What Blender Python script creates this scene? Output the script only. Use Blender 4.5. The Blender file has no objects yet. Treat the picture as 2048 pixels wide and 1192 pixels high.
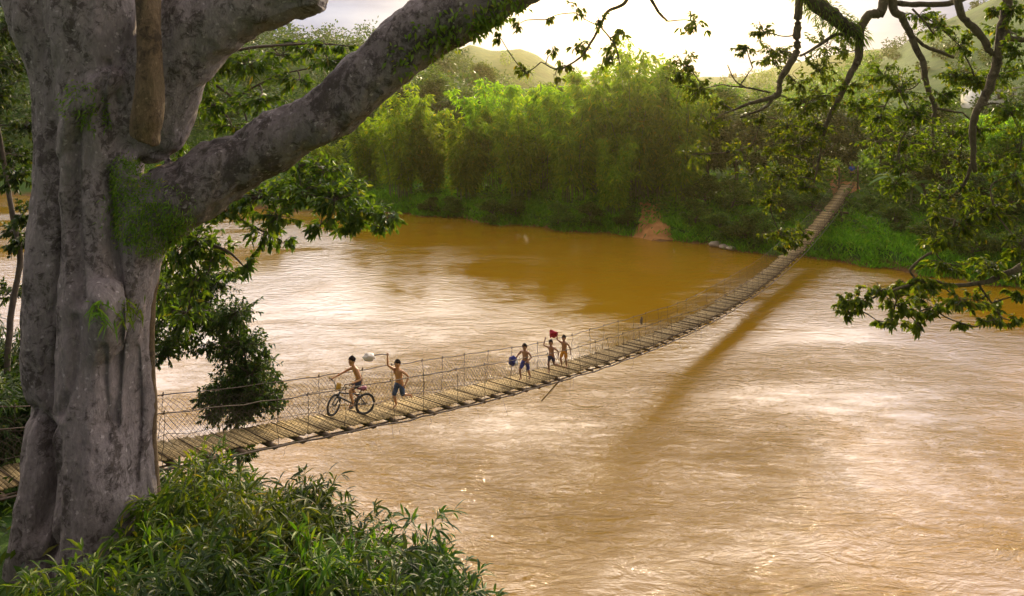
import bpy, bmesh, math, random
import numpy as np
from mathutils import Vector, Matrix, noise as mnoise
random.seed(7); rng = np.random.default_rng(7)
S = bpy.context.scene; COL = S.collection
PI = math.pi
F, CH, YH = 1450.0, 13.0, 180.0           # focal length (px of the 2048 wide photo), eye height, horizon row

def at(px, py, D):                         # a pixel of the photo at depth D metres -> world point
    return np.array([(px - 1024) / F * D, D, CH - (py - YH) / F * D])
def sm(a, b, x):
    t = np.clip((x - a) / (b - a), 0, 1); return t * t * (3 - 2 * t)
def unit(v):
    v = np.asarray(v, float); return v / np.maximum(np.linalg.norm(v, axis=-1, keepdims=True), 1e-9)

# ---------------------------------------------------------------- objects
def mesh_arr(name, verts, faces, mats=(), fmat=None, smooth=False):
    """faces: list of (n,k) int arrays"""
    me = bpy.data.meshes.new(name)
    verts = np.asarray(verts, np.float32).reshape(-1, 3)
    faces = [np.asarray(f, np.int32) for f in faces if len(f)]
    me.vertices.add(len(verts)); me.vertices.foreach_set('co', verts.ravel())
    tot = np.concatenate([np.full(len(f), f.shape[1], np.int32) for f in faces])
    li = np.concatenate([f.ravel() for f in faces])
    me.loops.add(len(li)); me.loops.foreach_set('vertex_index', li)
    me.polygons.add(len(tot))
    st = np.zeros(len(tot), np.int32); st[1:] = np.cumsum(tot)[:-1]
    me.polygons.foreach_set('loop_start', st)
    me.polygons.foreach_set('loop_total', tot)
    for m in mats: me.materials.append(m)
    if fmat is not None: me.polygons.foreach_set('material_index', np.asarray(fmat, np.int32))
    if smooth: me.polygons.foreach_set('use_smooth', np.ones(len(tot), bool))
    me.update(calc_edges=True); me.validate()
    return me
class MB:
    """collects verts and faces of ONE mesh"""
    def __init__(s): s.v = []; s.f = {}; s.n = 0
    def add(s, v, fs):
        v = np.asarray(v, float).reshape(-1, 3)
        for f in fs:
            f = np.asarray(f, int)
            if len(f): s.f.setdefault(f.shape[1], []).append(f + s.n)
        s.v.append(v); s.n += len(v)
    def tube(s, pts, rad, sides=6, cap=True):
        pts = np.asarray(pts, float); n = len(pts); rad = np.broadcast_to(np.asarray(rad, float), (n,))
        T = unit(np.gradient(pts, axis=0))
        ref = np.array([0, 0, 1.]) if abs(T[:, 2]).mean() < .8 else np.array([1., 0, 0])
        A = unit(np.cross(T, ref)); B = np.cross(T, A)
        th = np.arange(sides) / sides * 2 * PI
        ring = pts[:, None] + rad[:, None, None] * (np.cos(th)[None, :, None] * A[:, None] + np.sin(th)[None, :, None] * B[:, None])
        i = np.arange(n - 1)[:, None] * sides; j = np.arange(sides)[None]; k = (j + 1) % sides
        q = np.stack([i + j, i + k, i + sides + k, i + sides + j], -1).reshape(-1, 4)
        fs = [q]
        s.add(ring.reshape(-1, 3), fs)
        if cap and sides >= 3:
            b = s.n - n * sides
            s.f.setdefault(sides, []).append(np.array([[b + x for x in range(sides)][::-1], [b + (n - 1) * sides + x for x in range(sides)]]))
    def box(s, c, ax, ay, az):             # centre and half-axis vectors
        c, ax, ay, az = [np.asarray(q, float) for q in (c, ax, ay, az)]
        v = [c + x * ax + y * ay + z * az for x in (-1, 1) for y in (-1, 1) for z in (-1, 1)]
        s.add(v, [[[0, 1, 3, 2], [4, 6, 7, 5], [0, 4, 5, 1], [2, 3, 7, 6], [0, 2, 6, 4], [1, 5, 7, 3]]])
    def ball(s, c, r, seg=10, rings=7, M=None):
        r = np.broadcast_to(np.asarray(r, float), (3,))
        v = []
        for a in range(rings + 1):
            ph = PI * a / rings
            for b in range(seg):
                th = 2 * PI * b / seg
                v.append([math.sin(ph) * math.cos(th), math.sin(ph) * math.sin(th), math.cos(ph)])
        v = np.array(v) * r
        if M is not None: v = v @ np.asarray(M).T
        q = [[a * seg + b, (a + 1) * seg + b, (a + 1) * seg + (b + 1) % seg, a * seg + (b + 1) % seg] for a in range(rings) for b in range(seg)]
        s.add(v + np.asarray(c, float), [q])
    def mesh(s, name, mat, smooth=False):
        return mesh_arr(name, np.concatenate(s.v), [np.concatenate(x) for x in s.f.values()], [mat] if mat else [], smooth=smooth)
def link(name, me, parent=None):
    o = bpy.data.objects.new(name, me); COL.objects.link(o)
    if parent: o.parent = parent
    return o
def tag(o, label=None, cat=None, group=None, kind=None):
    if label: o['label'] = label
    if cat: o['category'] = cat
    if group: o['group'] = group
    if kind: o['kind'] = kind
    return o
def thing(name, label, cat, loc=(0, 0, 0), group=None):
    o = bpy.data.objects.new(name, None); COL.objects.link(o); o.location = loc
    return tag(o, label, cat, group)
def copy_thing(root, loc, rz, sc, label, group):
    r = root.copy(); COL.objects.link(r); r.location = loc; r.rotation_euler = (0, 0, rz); r.scale = sc
    r['label'] = label; r['group'] = group
    for ch in list(root.children):
        c = ch.copy(); COL.objects.link(c); c.parent = r
    return r
def evaluated(o):
    dg = bpy.context.evaluated_depsgraph_get(); dg.update()
    return bpy.data.meshes.new_from_object(o.evaluated_get(dg))

# ---------------------------------------------------------------- materials
def material(name):
    m = bpy.data.materials.new(name); m.use_nodes = True
    nt = m.node_tree; nt.nodes.clear()
    out = nt.nodes.new('ShaderNodeOutputMaterial')
    return m, nt, out
def N(nt, t, **kw):
    n = nt.nodes.new('ShaderNode' + t)
    for k, v in kw.items():
        if k in n.inputs: n.inputs[k].default_value = v
        else: setattr(n, k, v)
    return n
def ramp(nt, stops, inp, interp='LINEAR'):
    r = nt.nodes.new('ShaderNodeValToRGB'); r.color_ramp.interpolation = interp
    e = r.color_ramp.elements
    while len(e) < len(stops): e.new(.5)
    for x, (p, c) in zip(e, stops): x.position = p; x.color = (*c, 1) if len(c) == 3 else c
    nt.links.new(inp, r.inputs[0]); return r.outputs[0]
def noisen(nt, scale, detail=4, rough=.55, vec=None, dist=0, out='Fac'):
    n = N(nt, 'TexNoise'); n.inputs['Scale'].default_value = scale; n.inputs['Detail'].default_value = detail
    n.inputs['Roughness'].default_value = rough; n.inputs['Distortion'].default_value = dist
    if vec: nt.links.new(vec, n.inputs['Vector'])
    return n.outputs[out]
def mixc(nt, fac, a, b, mode='MIX'):
    m = nt.nodes.new('ShaderNodeMix'); m.data_type = 'RGBA'; m.blend_type = mode
    for s, v in ((0, fac), (6, a), (7, b)):
        if hasattr(v, 'links'): nt.links.new(v, m.inputs[s])
        else: m.inputs[s].default_value = v if s == 0 else ((*v, 1) if len(v) == 3 else v)
    return m.outputs[2]
def math_(nt, op, a, b=0.0, c=None):
    m = nt.nodes.new('ShaderNodeMath'); m.operation = op
    for s, v in ((0, a), (1, b)) + (((2, c),) if c is not None else ()):
        if hasattr(v, 'links'): nt.links.new(v, m.inputs[s])
        else: m.inputs[s].default_value = v
    return m.outputs[0]
def leaf_mat(name, c1, c2, c3, trans=.45, rough=.5, spec=.18):
    m, nt, out = material(name)
    g = N(nt, 'NewGeometry')
    col = ramp(nt, [(0, c1), (.5, c2), (.96, c3), (1, (c3[0] * 1.6, c3[1] * 1.0, c3[2] * 1.2))], g.outputs['Random Per Island'])
    oi = N(nt, 'ObjectInfo'); hs = N(nt, 'HueSaturation')
    nt.links.new(math_(nt, 'MULTIPLY_ADD', oi.outputs['Random'], .04, .48), hs.inputs['Hue'])
    nt.links.new(math_(nt, 'MULTIPLY_ADD', oi.outputs['Random'], .6, .72), hs.inputs['Value'])
    nt.links.new(col, hs.inputs['Color']); col = hs.outputs[0]
    p = N(nt, 'BsdfPrincipled'); p.inputs['Roughness'].default_value = rough
    p.inputs['Specular IOR Level'].default_value = spec
    nt.links.new(col, p.inputs['Base Color'])
    t = N(nt, 'BsdfTranslucent')
    nt.links.new(mixc(nt, 1, col, (2.2, 2.0, .5, 1), 'MULTIPLY'), t.inputs['Color'])
    mx = N(nt, 'MixShader'); mx.inputs[0].default_value = trans
    nt.links.new(p.outputs[0], mx.inputs[1]); nt.links.new(t.outputs[0], mx.inputs[2]); nt.links.new(mx.outputs[0], out.inputs[0])
    return m
def simple_mat(name, c, rough=.7, var=.25, scale=30, metal=0, bump=0, island=False, spec=.5):
    m, nt, out = material(name)
    tc = N(nt, 'TexCoord')
    n = noisen(nt, scale, 5, .6, tc.outputs['Object'])
    if island:
        g = N(nt, 'NewGeometry'); n = math_(nt, 'ADD', math_(nt, 'MULTIPLY', n, .5), math_(nt, 'MULTIPLY', g.outputs['Random Per Island'], .5))
    lo = [x * (1 - var) for x in c]; hi = [min(1, x * (1 + var)) for x in c]
    col = ramp(nt, [(.25, lo), (.75, hi)], n)
    p = N(nt, 'BsdfPrincipled'); p.inputs['Roughness'].default_value = rough; p.inputs['Metallic'].default_value = metal
    p.inputs['Specular IOR Level'].default_value = spec
    nt.links.new(col, p.inputs['Base Color']); nt.links.new(p.outputs[0], out.inputs[0])
    if bump:
        b = N(nt, 'Bump'); b.inputs['Strength'].default_value = bump; b.inputs['Distance'].default_value = .02
        nt.links.new(n, b.inputs['Height']); nt.links.new(b.outputs[0], p.inputs['Normal'])
    return m

# ---------------------------------------------------------------- leaves
def leaves(mb, p, a, nr, l, w, droop=.15, detail=1):
    """add n leaf blades: base p, axis a, face normal nr, length l, width w"""
    p, a, nr = np.asarray(p, float), unit(a), np.asarray(nr, float)
    n = len(p); l = np.broadcast_to(np.asarray(l, float), (n,))[:, None]; w = np.broadcast_to(np.asarray(w, float), (n,))[:, None] * .5
    s = unit(np.cross(a, nr)); up = np.cross(s, a)
    dn = np.array([0, 0, -1.]) * droop
    b = np.arange(n)[:, None]
    if detail == 1:
        t = p + a * l + dn * l; m = p + a * l * .45 + dn * l * .12
        v = np.stack([p, m + s * w, t, m - s * w], 1)
        mb.add(v.reshape(-1, 3), [b * 4 + np.arange(4)[None]])
    else:
        m1 = p + a * l * .3 + dn * l * .06; m2 = p + a * l * .66 + dn * l * .4; t = p + a * l * .98 + dn * l
        f = up * w * .45
        v = np.stack([p, m1 + s * w + f, m1, m1 - s * w + f, m2 + s * w * .8 + f * .8, m2, m2 - s * w * .8 + f * .8, t], 1)
        mb.add(v.reshape(-1, 3), [b * 8 + np.array([[0, 1, 2]]), b * 8 + np.array([[0, 2, 3]]), b * 8 + np.array([[1, 4, 5, 2]]), b * 8 + np.array([[2, 5, 6, 3]]),
                                  b * 8 + np.array([[4, 7, 5]]), b * 8 + np.array([[5, 7, 6]])])
def rdir(n): return unit(rng.normal(size=(n, 3)))
def smooth_path(pts, n=6):
    pts = np.asarray(pts, float)
    if len(pts) < 3: 
        t = np.linspace(0, 1, n + 1)[:, None]; return pts[0] * (1 - t) + pts[-1] * t
    P = np.vstack([2 * pts[0] - pts[1], pts, 2 * pts[-1] - pts[-2]]); o = []
    for i in range(1, len(P) - 2):
        for k in range(n):
            t = k / n; a, b, c, d = P[i - 1], P[i], P[i + 1], P[i + 2]
            o.append(.5 * (2 * b + (c - a) * t + (2 * a - 5 * b + 4 * c - d) * t * t + (3 * b - a - 3 * c + d) * t ** 3))
    o.append(pts[-1]); return np.array(o)

# ---------------------------------------------------------------- ground shape
FARX = np.array([-260, -140, -90, -63, -33, -22.8, -11.7, -6.3, -3.1, 3.5, 11.3, 15.8, 20.1, 22.4, 27.3, 28.6, 33.7, 60, 120, 260])
FARY = np.array([175, 125, 100, 89.8, 80.2, 77.9, 76, 73.9, 71.1, 67.8, 63.9, 60.8, 57.5, 56.3, 53.1, 50.3, 47.7, 37, 20, -30])
NEARX = np.array([-260, -120, -63, -30, -12, -7, -5, 0, 6, 14, 30, 60, 120, 260])
NEARY = np.array([130, 85, 60, 37, 23.5, 20.5, 19, 15.5, 12.5, 10.5, 3, -12, -45, -120])
def far_edge(x): return np.interp(x, FARX, FARY) + .6 * np.sin(x * .9) + .35 * np.sin(x * 2.3 + 1)
def near_edge(x): return np.interp(x, NEARX, NEARY) + .4 * np.sin(x * 1.1)
def hnoise(x, y):
    return (np.sin(x * .31 + 1.3 * np.sin(y * .17)) * np.sin(y * .27 + 1.1 * np.sin(x * .21)) + .5 * np.sin(x * .83 + y * .4) * np.sin(y * .71 - x * .2))
def ground(x, y):
    x = np.asarray(x, float); y = np.asarray(y, float)
    fe, ne = far_edge(x), near_edge(x)
    sf, sn = (y - fe) * .9, (ne - y) * .88
    zf = np.where(sf > 0, 1.0 * sm(0, 1.6, sf) + .19 * np.minimum(np.maximum(sf - 1.2, 0), 16) + .25 * hnoise(x, y) * sm(1, 6, sf), -2.5 * sm(0, 2.5, -sf))
    zn = np.where(sn > 0, .78 * np.minimum(sn, 8.2) + .22 * np.maximum(sn - 8.2, 0) + .18 * hnoise(x * 1.7, y * 1.7) * sm(.5, 3, sn), -2.5 * sm(0, 2.5, -sn))
    zn = np.minimum(zn, 9 + .1 * hnoise(x, y))
    z = np.maximum(zf, zn)
    D = np.hypot(x, y); px = 1024 + F * x / np.maximum(y, 1)
    px = np.where(y < 5, np.where(x > 0, 4000, -2000), px)
    far = sf > 0
    def layer(H, D0, D1, D2, fall): return H * sm(D0, D1, D) * (1 - fall * sm(D1, D2, D))
    H1 = np.interp(px, [-600, 300, 700, 880, 1000, 1100], [26, 20, 17, 15, 5, 0])
    H2 = np.interp(px, [-800, 600, 850, 905, 940, 985, 1040, 1075, 1110, 1160, 1300, 1450, 1600, 1700, 2600], [33.6, 28.8, 25.6, 28.0, 32.0, 28.8, 29.6, 26.4, 20.0, 16.0, 14.8, 14.0, 13.2, 12.4, 9.6])
    H3 = np.interp(px, [1300, 1560, 1700, 1850, 1950, 2060, 2400, 3500], [0, 5, 14, 30, 36, 43, 70, 90])
    H4 = np.interp(px, [1000, 1450, 1560, 1650, 1750, 1830, 1950, 2200], [0, 14, 26, 33, 38, 40, 36, 26])
    far_z = np.maximum.reduce([layer(H1, 88, 190, 330, .5), layer(H2, 220, 365, 520, .6), layer(H3, 75, 300, 520, .5), layer(H4, 400, 560, 700, .3)])
    far_z = far_z + hnoise(x * .07, y * .07) * 1.3 * sm(110, 260, D) + hnoise(x * .02, y * .02) * 3 * sm(400, 800, D)
    far_z = np.where(y > 5, far_z, far_z * 0 + 6 * sm(100, 400, D))
    return np.where(far, z + np.maximum(far_z, 0) * sm(8, 40, sf), z)

# bridge frame ---------------------------------------------------------------
BA = np.array([-4.02, 18.0]); BD = unit(np.array([.586, .81])); BL = np.array([BD[1], -BD[0]])   # start, along, across (to the photo's right)
_pt = [(12, 959), (317, 899), (453, 879), (604, 852), (701, 833), (800, 815), (1012, 772), (1068, 756), (1171, 727), (1227, 705), (1340, 663), (1450, 605), (1500, 577), (1550, 540), (1590, 500), (1640, 445), (1695, 372)]
_t, _z = [], []
for px_, py_ in _pt:
    m_ = (px_ - 1024) / F; t_ = (m_ * BA[1] - BA[0]) / (BD[0] - m_ * BD[1]); D_ = BA[1] + BD[1] * t_
    _t.append(t_); _z.append(CH - (py_ - YH) / F * D_)
_poly = np.polyfit(_t, _z, 5)
T0, T1 = -11.0, _t[-1] + .6
def deck_z(t): return np.polyval(_poly, np.clip(t, _t[0], _t[-1])) + np.where(t < _t[0], (_t[0] - t) * .2, 0)
def deck(t, v=0.0, dz=0.0):
    t = np.asarray(t, float); v = np.broadcast_to(np.asarray(v, float), t.shape); dz = np.broadcast_to(np.asarray(dz, float), t.shape)
    xy = BA + t[..., None] * BD + v[..., None] * BL
    return np.concatenate([xy, (deck_z(t) + dz)[..., None]], -1)
def deck_t(px, v=0.0):
    m = (px - 1024) / F; c = BA + v * BL; return (m * c[1] - c[0]) / (BD[0] - m * BD[1])
# ================================================================ camera, world, sun
cam = bpy.data.cameras.new('camera'); co = bpy.data.objects.new('camera', cam); COL.objects.link(co)
co.location = (0, 0, CH); co.rotation_euler = (PI / 2, 0, 0)
cam.sensor_width = 36; cam.lens = 36 * F / 2048; cam.shift_y = -(596 - YH) / 2048
cam.clip_start = .1; cam.clip_end = 9000; S.camera = co
SUN_EL, SUN_AZ = math.radians(15.3), math.radians(10.0)
sd = Vector((math.sin(SUN_AZ) * math.cos(SUN_EL), math.cos(SUN_AZ) * math.cos(SUN_EL), math.sin(SUN_EL)))
sl = bpy.data.lights.new('sun', 'SUN'); sl.energy = 5.0; sl.angle = math.radians(1.0); sl.color = (1, .80, .48)
so = bpy.data.objects.new('sun', sl); COL.objects.link(so); so.rotation_euler = (-sd).to_track_quat('-Z', 'Y').to_euler(); so.location = (0, 0, 60)
W = bpy.data.worlds.new('World'); S.world = W; W.use_nodes = True
nt = W.node_tree; nt.nodes.clear()
wo = nt.nodes.new('ShaderNodeOutputWorld'); bg = nt.nodes.new('ShaderNodeBackground'); bg.inputs[1].default_value = .1
nt.links.new(bg.outputs[0], wo.inputs[0])
sky = nt.nodes.new('ShaderNodeTexSky'); sky.sky_type = 'NISHITA'; sky.sun_disc = False
sky.sun_elevation = SUN_EL; sky.sun_rotation = SUN_AZ; sky.dust_density = 3; sky.air_density = 1.2
tc = nt.nodes.new('ShaderNodeTexCoord'); d = tc.outputs['Generated']
sp = nt.nodes.new('ShaderNodeSeparateXYZ'); nt.links.new(d, sp.inputs[0])
zz = math_(nt, 'ADD', math_(nt, 'MAXIMUM', sp.outputs[2], 0), .18)
cb = nt.nodes.new('ShaderNodeCombineXYZ')
nt.links.new(math_(nt, 'DIVIDE', sp.outputs[0], zz), cb.inputs[0]); nt.links.new(math_(nt, 'DIVIDE', sp.outputs[1], zz), cb.inputs[1])
cl = noisen(nt, 1.1, 6, .55, cb.outputs[0], .3)
dp = nt.nodes.new('ShaderNodeVectorMath'); dp.operation = 'DOT_PRODUCT'; nt.links.new(d, dp.inputs[0]); dp.inputs[1].default_value = sd
cosg = math_(nt, 'MAXIMUM', dp.outputs['Value'], 0)
glow = math_(nt, 'POWER', cosg, 16.0)
glow2 = math_(nt, 'POWER', cosg, 60.0)
cloudc = ramp(nt, [(.36, (3.4, 4.0, 5.9)), (.5, (6.6, 6.8, 7.9)), (.62, (9.4, 9.1, 9.2))], cl)
base = mixc(nt, .93, sky.outputs[0], cloudc)
def scaled(col, fac):
    v = nt.nodes.new('ShaderNodeVectorMath'); v.operation = 'SCALE'; nt.links.new(fac, v.inputs['Scale'])
    if hasattr(col, 'links'): nt.links.new(col, v.inputs[0])
    else: v.inputs[0].default_value = col
    return v.outputs[0]
def addv(a, b):
    v = nt.nodes.new('ShaderNodeVectorMath'); v.operation = 'ADD'; nt.links.new(a, v.inputs[0]); nt.links.new(b, v.inputs[1]); return v.outputs[0]
def mapr(x, a, b, c, d_):
    m = nt.nodes.new('ShaderNodeMapRange'); m.interpolation_type = 'SMOOTHSTEP'; nt.links.new(x, m.inputs[0])
    for k_, v_ in zip((1, 2, 3, 4), (a, b, c, d_)): m.inputs[k_].default_value = v_
    return m.outputs[0]
hz = nt.nodes.new('ShaderNodeVectorMath'); hz.operation = 'DOT_PRODUCT'; nt.links.new(d, hz.inputs[0]); hz.inputs[1].default_value = (math.sin(SUN_AZ), math.cos(SUN_AZ), 0)
side = mapr(hz.outputs['Value'], -.5, .6, .80, 1.0)               # bright backlit cloud on the sun's side, dull sky opposite
lift = math_(nt, 'MULTIPLY', mapr(sp.outputs[2], .38, .60, 1, .16), math_(nt, 'MULTIPLY', mapr(hz.outputs['Value'], -.45, .6, 0, 1), mapr(sp.outputs[2], .13, .36, 0, 9.0)))
base = scaled(mixc(nt, mapr(sp.outputs[2], .1, .3, 0, 1), base, mixc(nt, 1.0, base, (1.07, .97, .84, 1), 'MULTIPLY')), math_(nt, 'MULTIPLY', side, math_(nt, 'ADD', lift, 1.0)))
low = mapr(sp.outputs[2], .10, .17, 0, 1); awy = math_(nt, 'MAXIMUM', low, mapr(dp.outputs['Value'], .90, .985, 0, 1)); base = mixc(nt, 1.0, base, mixc(nt, awy, (.50, .60, .86, 1), (1, 1, 1, 1)), 'MULTIPLY')
tint = mixc(nt, side, (1.0, .96, 1.06, 1), (1, 1, 1, 1)); base = mixc(nt, 1.0, base, tint, 'MULTIPLY')
tot = addv(base, scaled((3.5, 2.8, 2.1), glow))
tot = addv(tot, scaled((34, 23, 9), glow2))
# far side of the sky (behind the camera) is dull
nt.links.new(tot, bg.inputs[0])
S.view_settings.view_transform = 'Standard'; S.view_settings.look = 'None'; S.view_settings.exposure = 0; S.view_settings.gamma = 1
S.render.engine = 'CYCLES'
cy = S.cycles; cy.max_bounces = 6; cy.diffuse_bounces = 3; cy.glossy_bounces = 3; cy.transmission_bounces = 4; cy.transparent_max_bounces = 8
cy.use_denoising = True; cy.caustics_reflective = False; cy.caustics_refractive = False; cy.sample_clamp_indirect = 6

# ================================================================ ground
def ground_material():
    m, nt, out = material('earth_and_grass')
    tc = N(nt, 'TexCoord'); P = tc.outputs['Object']; g = N(nt, 'NewGeometry')
    sp = N(nt, 'SeparateXYZ'); nt.links.new(g.outputs['Position'], sp.inputs[0])
    big = noisen(nt, .035, 5, .6, P); mid = noisen(nt, .35, 5, .6, P); fine = noisen(nt, 4, 4, .6, P)
    grass = ramp(nt, [(.38, (.015, .055, .010)), (.5, (.032, .10, .014)), (.62, (.075, .135, .022))], big)
    grass = mixc(nt, .45, grass, ramp(nt, [(.3, (.03, .055, .012)), (.7, (.14, .18, .04))], mid))
    dirt = ramp(nt, [(.3, (.12, .06, .025)), (.7, (.26, .14, .06))], fine)
    low = math_(nt, 'ADD', sp.outputs[2], math_(nt, 'MULTIPLY_ADD', mid, 1.2, -.6))
    f = ramp(nt, [(.1, (1, 1, 1)), (.5, (0, 0, 0))], low)
    col = mixc(nt, f, grass, dirt)
    p = N(nt, 'BsdfPrincipled', Roughness=.95); nt.links.new(col, p.inputs['Base Color']); p.inputs['Specular IOR Level'].default_value = .1
    b = N(nt, 'Bump', Strength=.6, Distance=.15); nt.links.new(fine, b.inputs['Height']); nt.links.new(b.outputs[0], p.inputs['Normal'])
    nt.links.new(p.outputs[0], out.inputs[0]); return m
rad = np.concatenate([np.arange(.5, 15, .35), np.arange(15, 95, .45), np.geomspace(95, 640, 62)])
ang = np.radians(np.concatenate([np.arange(-180, -66, 4), np.arange(-66, 66, .33), np.arange(66, 180, 4)]))
RR, AA = np.meshgrid(rad, ang, indexing='ij')
gx, gy = RR * np.sin(AA), RR * np.cos(AA); gz = ground(gx, gy)
nr_, na_ = RR.shape
i = np.arange(nr_ - 1)[:, None] * na_; j = np.arange(na_)[None]; k = (j + 1) % na_
q = np.stack([i + j, i + na_ + j, i + na_ + k, i + k], -1).reshape(-1, 4)
V = np.stack([gx, gy, gz], -1).reshape(-1, 3)
V = np.vstack([V, [[0, 0, float(ground(0, 0))]]]); c0 = len(V) - 1
tri = np.stack([np.full(na_, c0), np.arange(na_), (np.arange(na_) + 1) % na_], -1)
GM = ground_material()
tag(link('ground', mesh_arr('ground', V, [q, tri[:, [0, 2, 1]]], [GM], smooth=True)), kind='structure')

# ================================================================ water
def water_material():
    m, nt, out = material('muddy_river_water')
    tc = N(nt, 'TexCoord'); P = tc.outputs['Object']
    def mapped(rz, sx, sy):
        mp = N(nt, 'Mapping'); mp.inputs['Rotation'].default_value = (0, 0, rz); mp.inputs['Scale'].default_value = (sx, sy, 1)
        nt.links.new(P, mp.inputs['Vector']); return mp.outputs[0]
    flow = mapped(.30, .55, 1.35)
    n1 = noisen(nt, .95, 5, .55, flow, 1.9)          # long swells and boils
    n2 = noisen(nt, 2.3, 4, .58, mapped(.2, .6, 1.5), 2.2)
    n3 = noisen(nt, 8.5, 4, .6, mapped(.35, .6, 1.4), .5)
    patch = noisen(nt, .09, 4, .6, mapped(.4, .7, 1.3), .6)
    h = math_(nt, 'ADD', math_(nt, 'MULTIPLY', n1, .30), math_(nt, 'ADD', math_(nt, 'MULTIPLY', n2, .12), math_(nt, 'MULTIPLY', n3, .020)))
    st = ramp(nt, [(.36, (.10,) * 3), (.5, (.40,) * 3), (.66, (.95,) * 3)], patch)
    sy = N(nt, 'SeparateXYZ'); nt.links.new(P, sy.inputs[0]); mr = N(nt, 'MapRange'); nt.links.new(sy.outputs[1], mr.inputs[0])
    for k_, v_ in zip((1, 2, 3, 4), (22, 44, .9, .30)): mr.inputs[k_].default_value = v_      # sheltered, calmer water under the far bank
    st = math_(nt, 'MULTIPLY', st, mr.outputs[0])
    b = N(nt, 'Bump', Distance=1.0); nt.links.new(st, b.inputs['Strength']); nt.links.new(h, b.inputs['Height'])
    col = mixc(nt, patch, (.255, .125, .004), (.30, .158, .009))
    p = N(nt, 'BsdfPrincipled', Roughness=.07, IOR=1.48)
    nt.links.new(col, p.inputs['Base Color']); nt.links.new(b.outputs[0], p.inputs['Normal'])
    nt.links.new(p.outputs[0], out.inputs[0]); return m
w = 300
tag(link('river_water', mesh_arr('river_water', [[-w, -150, 0], [w, -150, 0], [w, 220, 0], [-w, 220, 0]], [[[0, 1, 2, 3]]], [water_material()])), kind='structure')

# ================================================================ materials used by several things
M_BAMBOO = leaf_mat('bamboo_leaf', (.075, .15, .008), (.13, .235, .010), (.21, .28, .018), .6)
M_BROAD = leaf_mat('broad_leaf', (.028, .065, .010), (.055, .115, .014), (.10, .16, .02), .45)
M_DARK = leaf_mat('dark_leaf', (.014, .036, .008), (.028, .06, .01), (.055, .09, .014), .36)
M_NEAR = leaf_mat('glossy_leaf', (.03, .065, .010), (.055, .105, .014), (.10, .15, .022), .45, .5, .2)
M_OLIVE = leaf_mat('olive_leaf', (.038, .070, .008), (.070, .122, .012), (.13, .18, .02), .52, .5, .18)
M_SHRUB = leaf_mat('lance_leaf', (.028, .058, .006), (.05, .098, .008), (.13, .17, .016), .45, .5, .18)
M_GRASS = leaf_mat('grass_blade', (.06, .16, .010), (.10, .24, .014), (.15, .28, .02), .45)
M_TWIG = simple_mat('twig_bark', (.085, .062, .045), .9, .4, 12, bump=.4)
M_CULM = simple_mat('bamboo_culm', (.13, .15, .045), .6, .35, 3)
M_TRUNKF = simple_mat('far_trunk_bark', (.10, .075, .055), .9, .3, 5)
M_FOREST = leaf_mat('forest_leaf', (.022, .05, .016), (.04, .075, .022), (.07, .105, .03), .25)
# ================================================================ far vegetation
def bamboo_meshes(seed, H, nculm=24, spread=1.1, nb=64):
    r = np.random.default_rng(seed); cm = MB(); lm = MB()
    P, A, L = [], [], []
    for c in range(nculm):
        a = r.uniform(0, 2 * PI); rr = spread * math.sqrt(r.uniform()); h = H * r.uniform(.42, 1.0)
        out = np.array([math.cos(a), math.sin(a), 0]); lean = r.uniform(.06, .24) * h * (.4 + rr / spread)
        t = np.linspace(0, 1, 9)[:, None]
        base = out * rr
        droop = r.uniform(.05, .22) * h
        pts = base + out * lean * t ** 2.2 + np.array([0, 0, 1.]) * (h * t - droop * t ** 5)
        cm.tube(pts[:8], np.linspace(.055, .015, 8), 4, cap=False)
        n = nb; u = np.sort(r.uniform(.12, 1.0, n) ** .75)
        idx = u * 8; i0 = np.minimum(idx.astype(int), 7); f = (idx - i0)[:, None]
        bp = pts[i0] * (1 - f) + pts[i0 + 1] * f
        for k in range(n):
            bl = r.uniform(.3, .95) * (1.2 - .55 * abs(u[k] - .5)); da = r.uniform(0, 2 * PI)
            dv = unit(np.array([math.cos(da), math.sin(da), 0]) + out * .7 + np.array([0, 0, r.uniform(.05, .7)]))
            m = 8; s = np.sort(r.uniform(.15, 1, m))[:, None]
            lp = bp[k] + dv * bl * s - np.array([0, 0, 1.]) * .55 * bl * s ** 2.2
            P.append(lp + r.normal(size=(m, 3)) * .05)
            A.append(unit(dv * .8 + r.normal(size=(m, 3)) * .55 + np.array([0, 0, -.75])))
    P = np.concatenate(P); A = np.concatenate(A); n = len(P)
    leaves(lm, P, A, rdir(n) + np.array([0, 0, .6]), r.uniform(.3, .62, n), r.uniform(.09, .17, n), .25)
    return cm, lm
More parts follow.
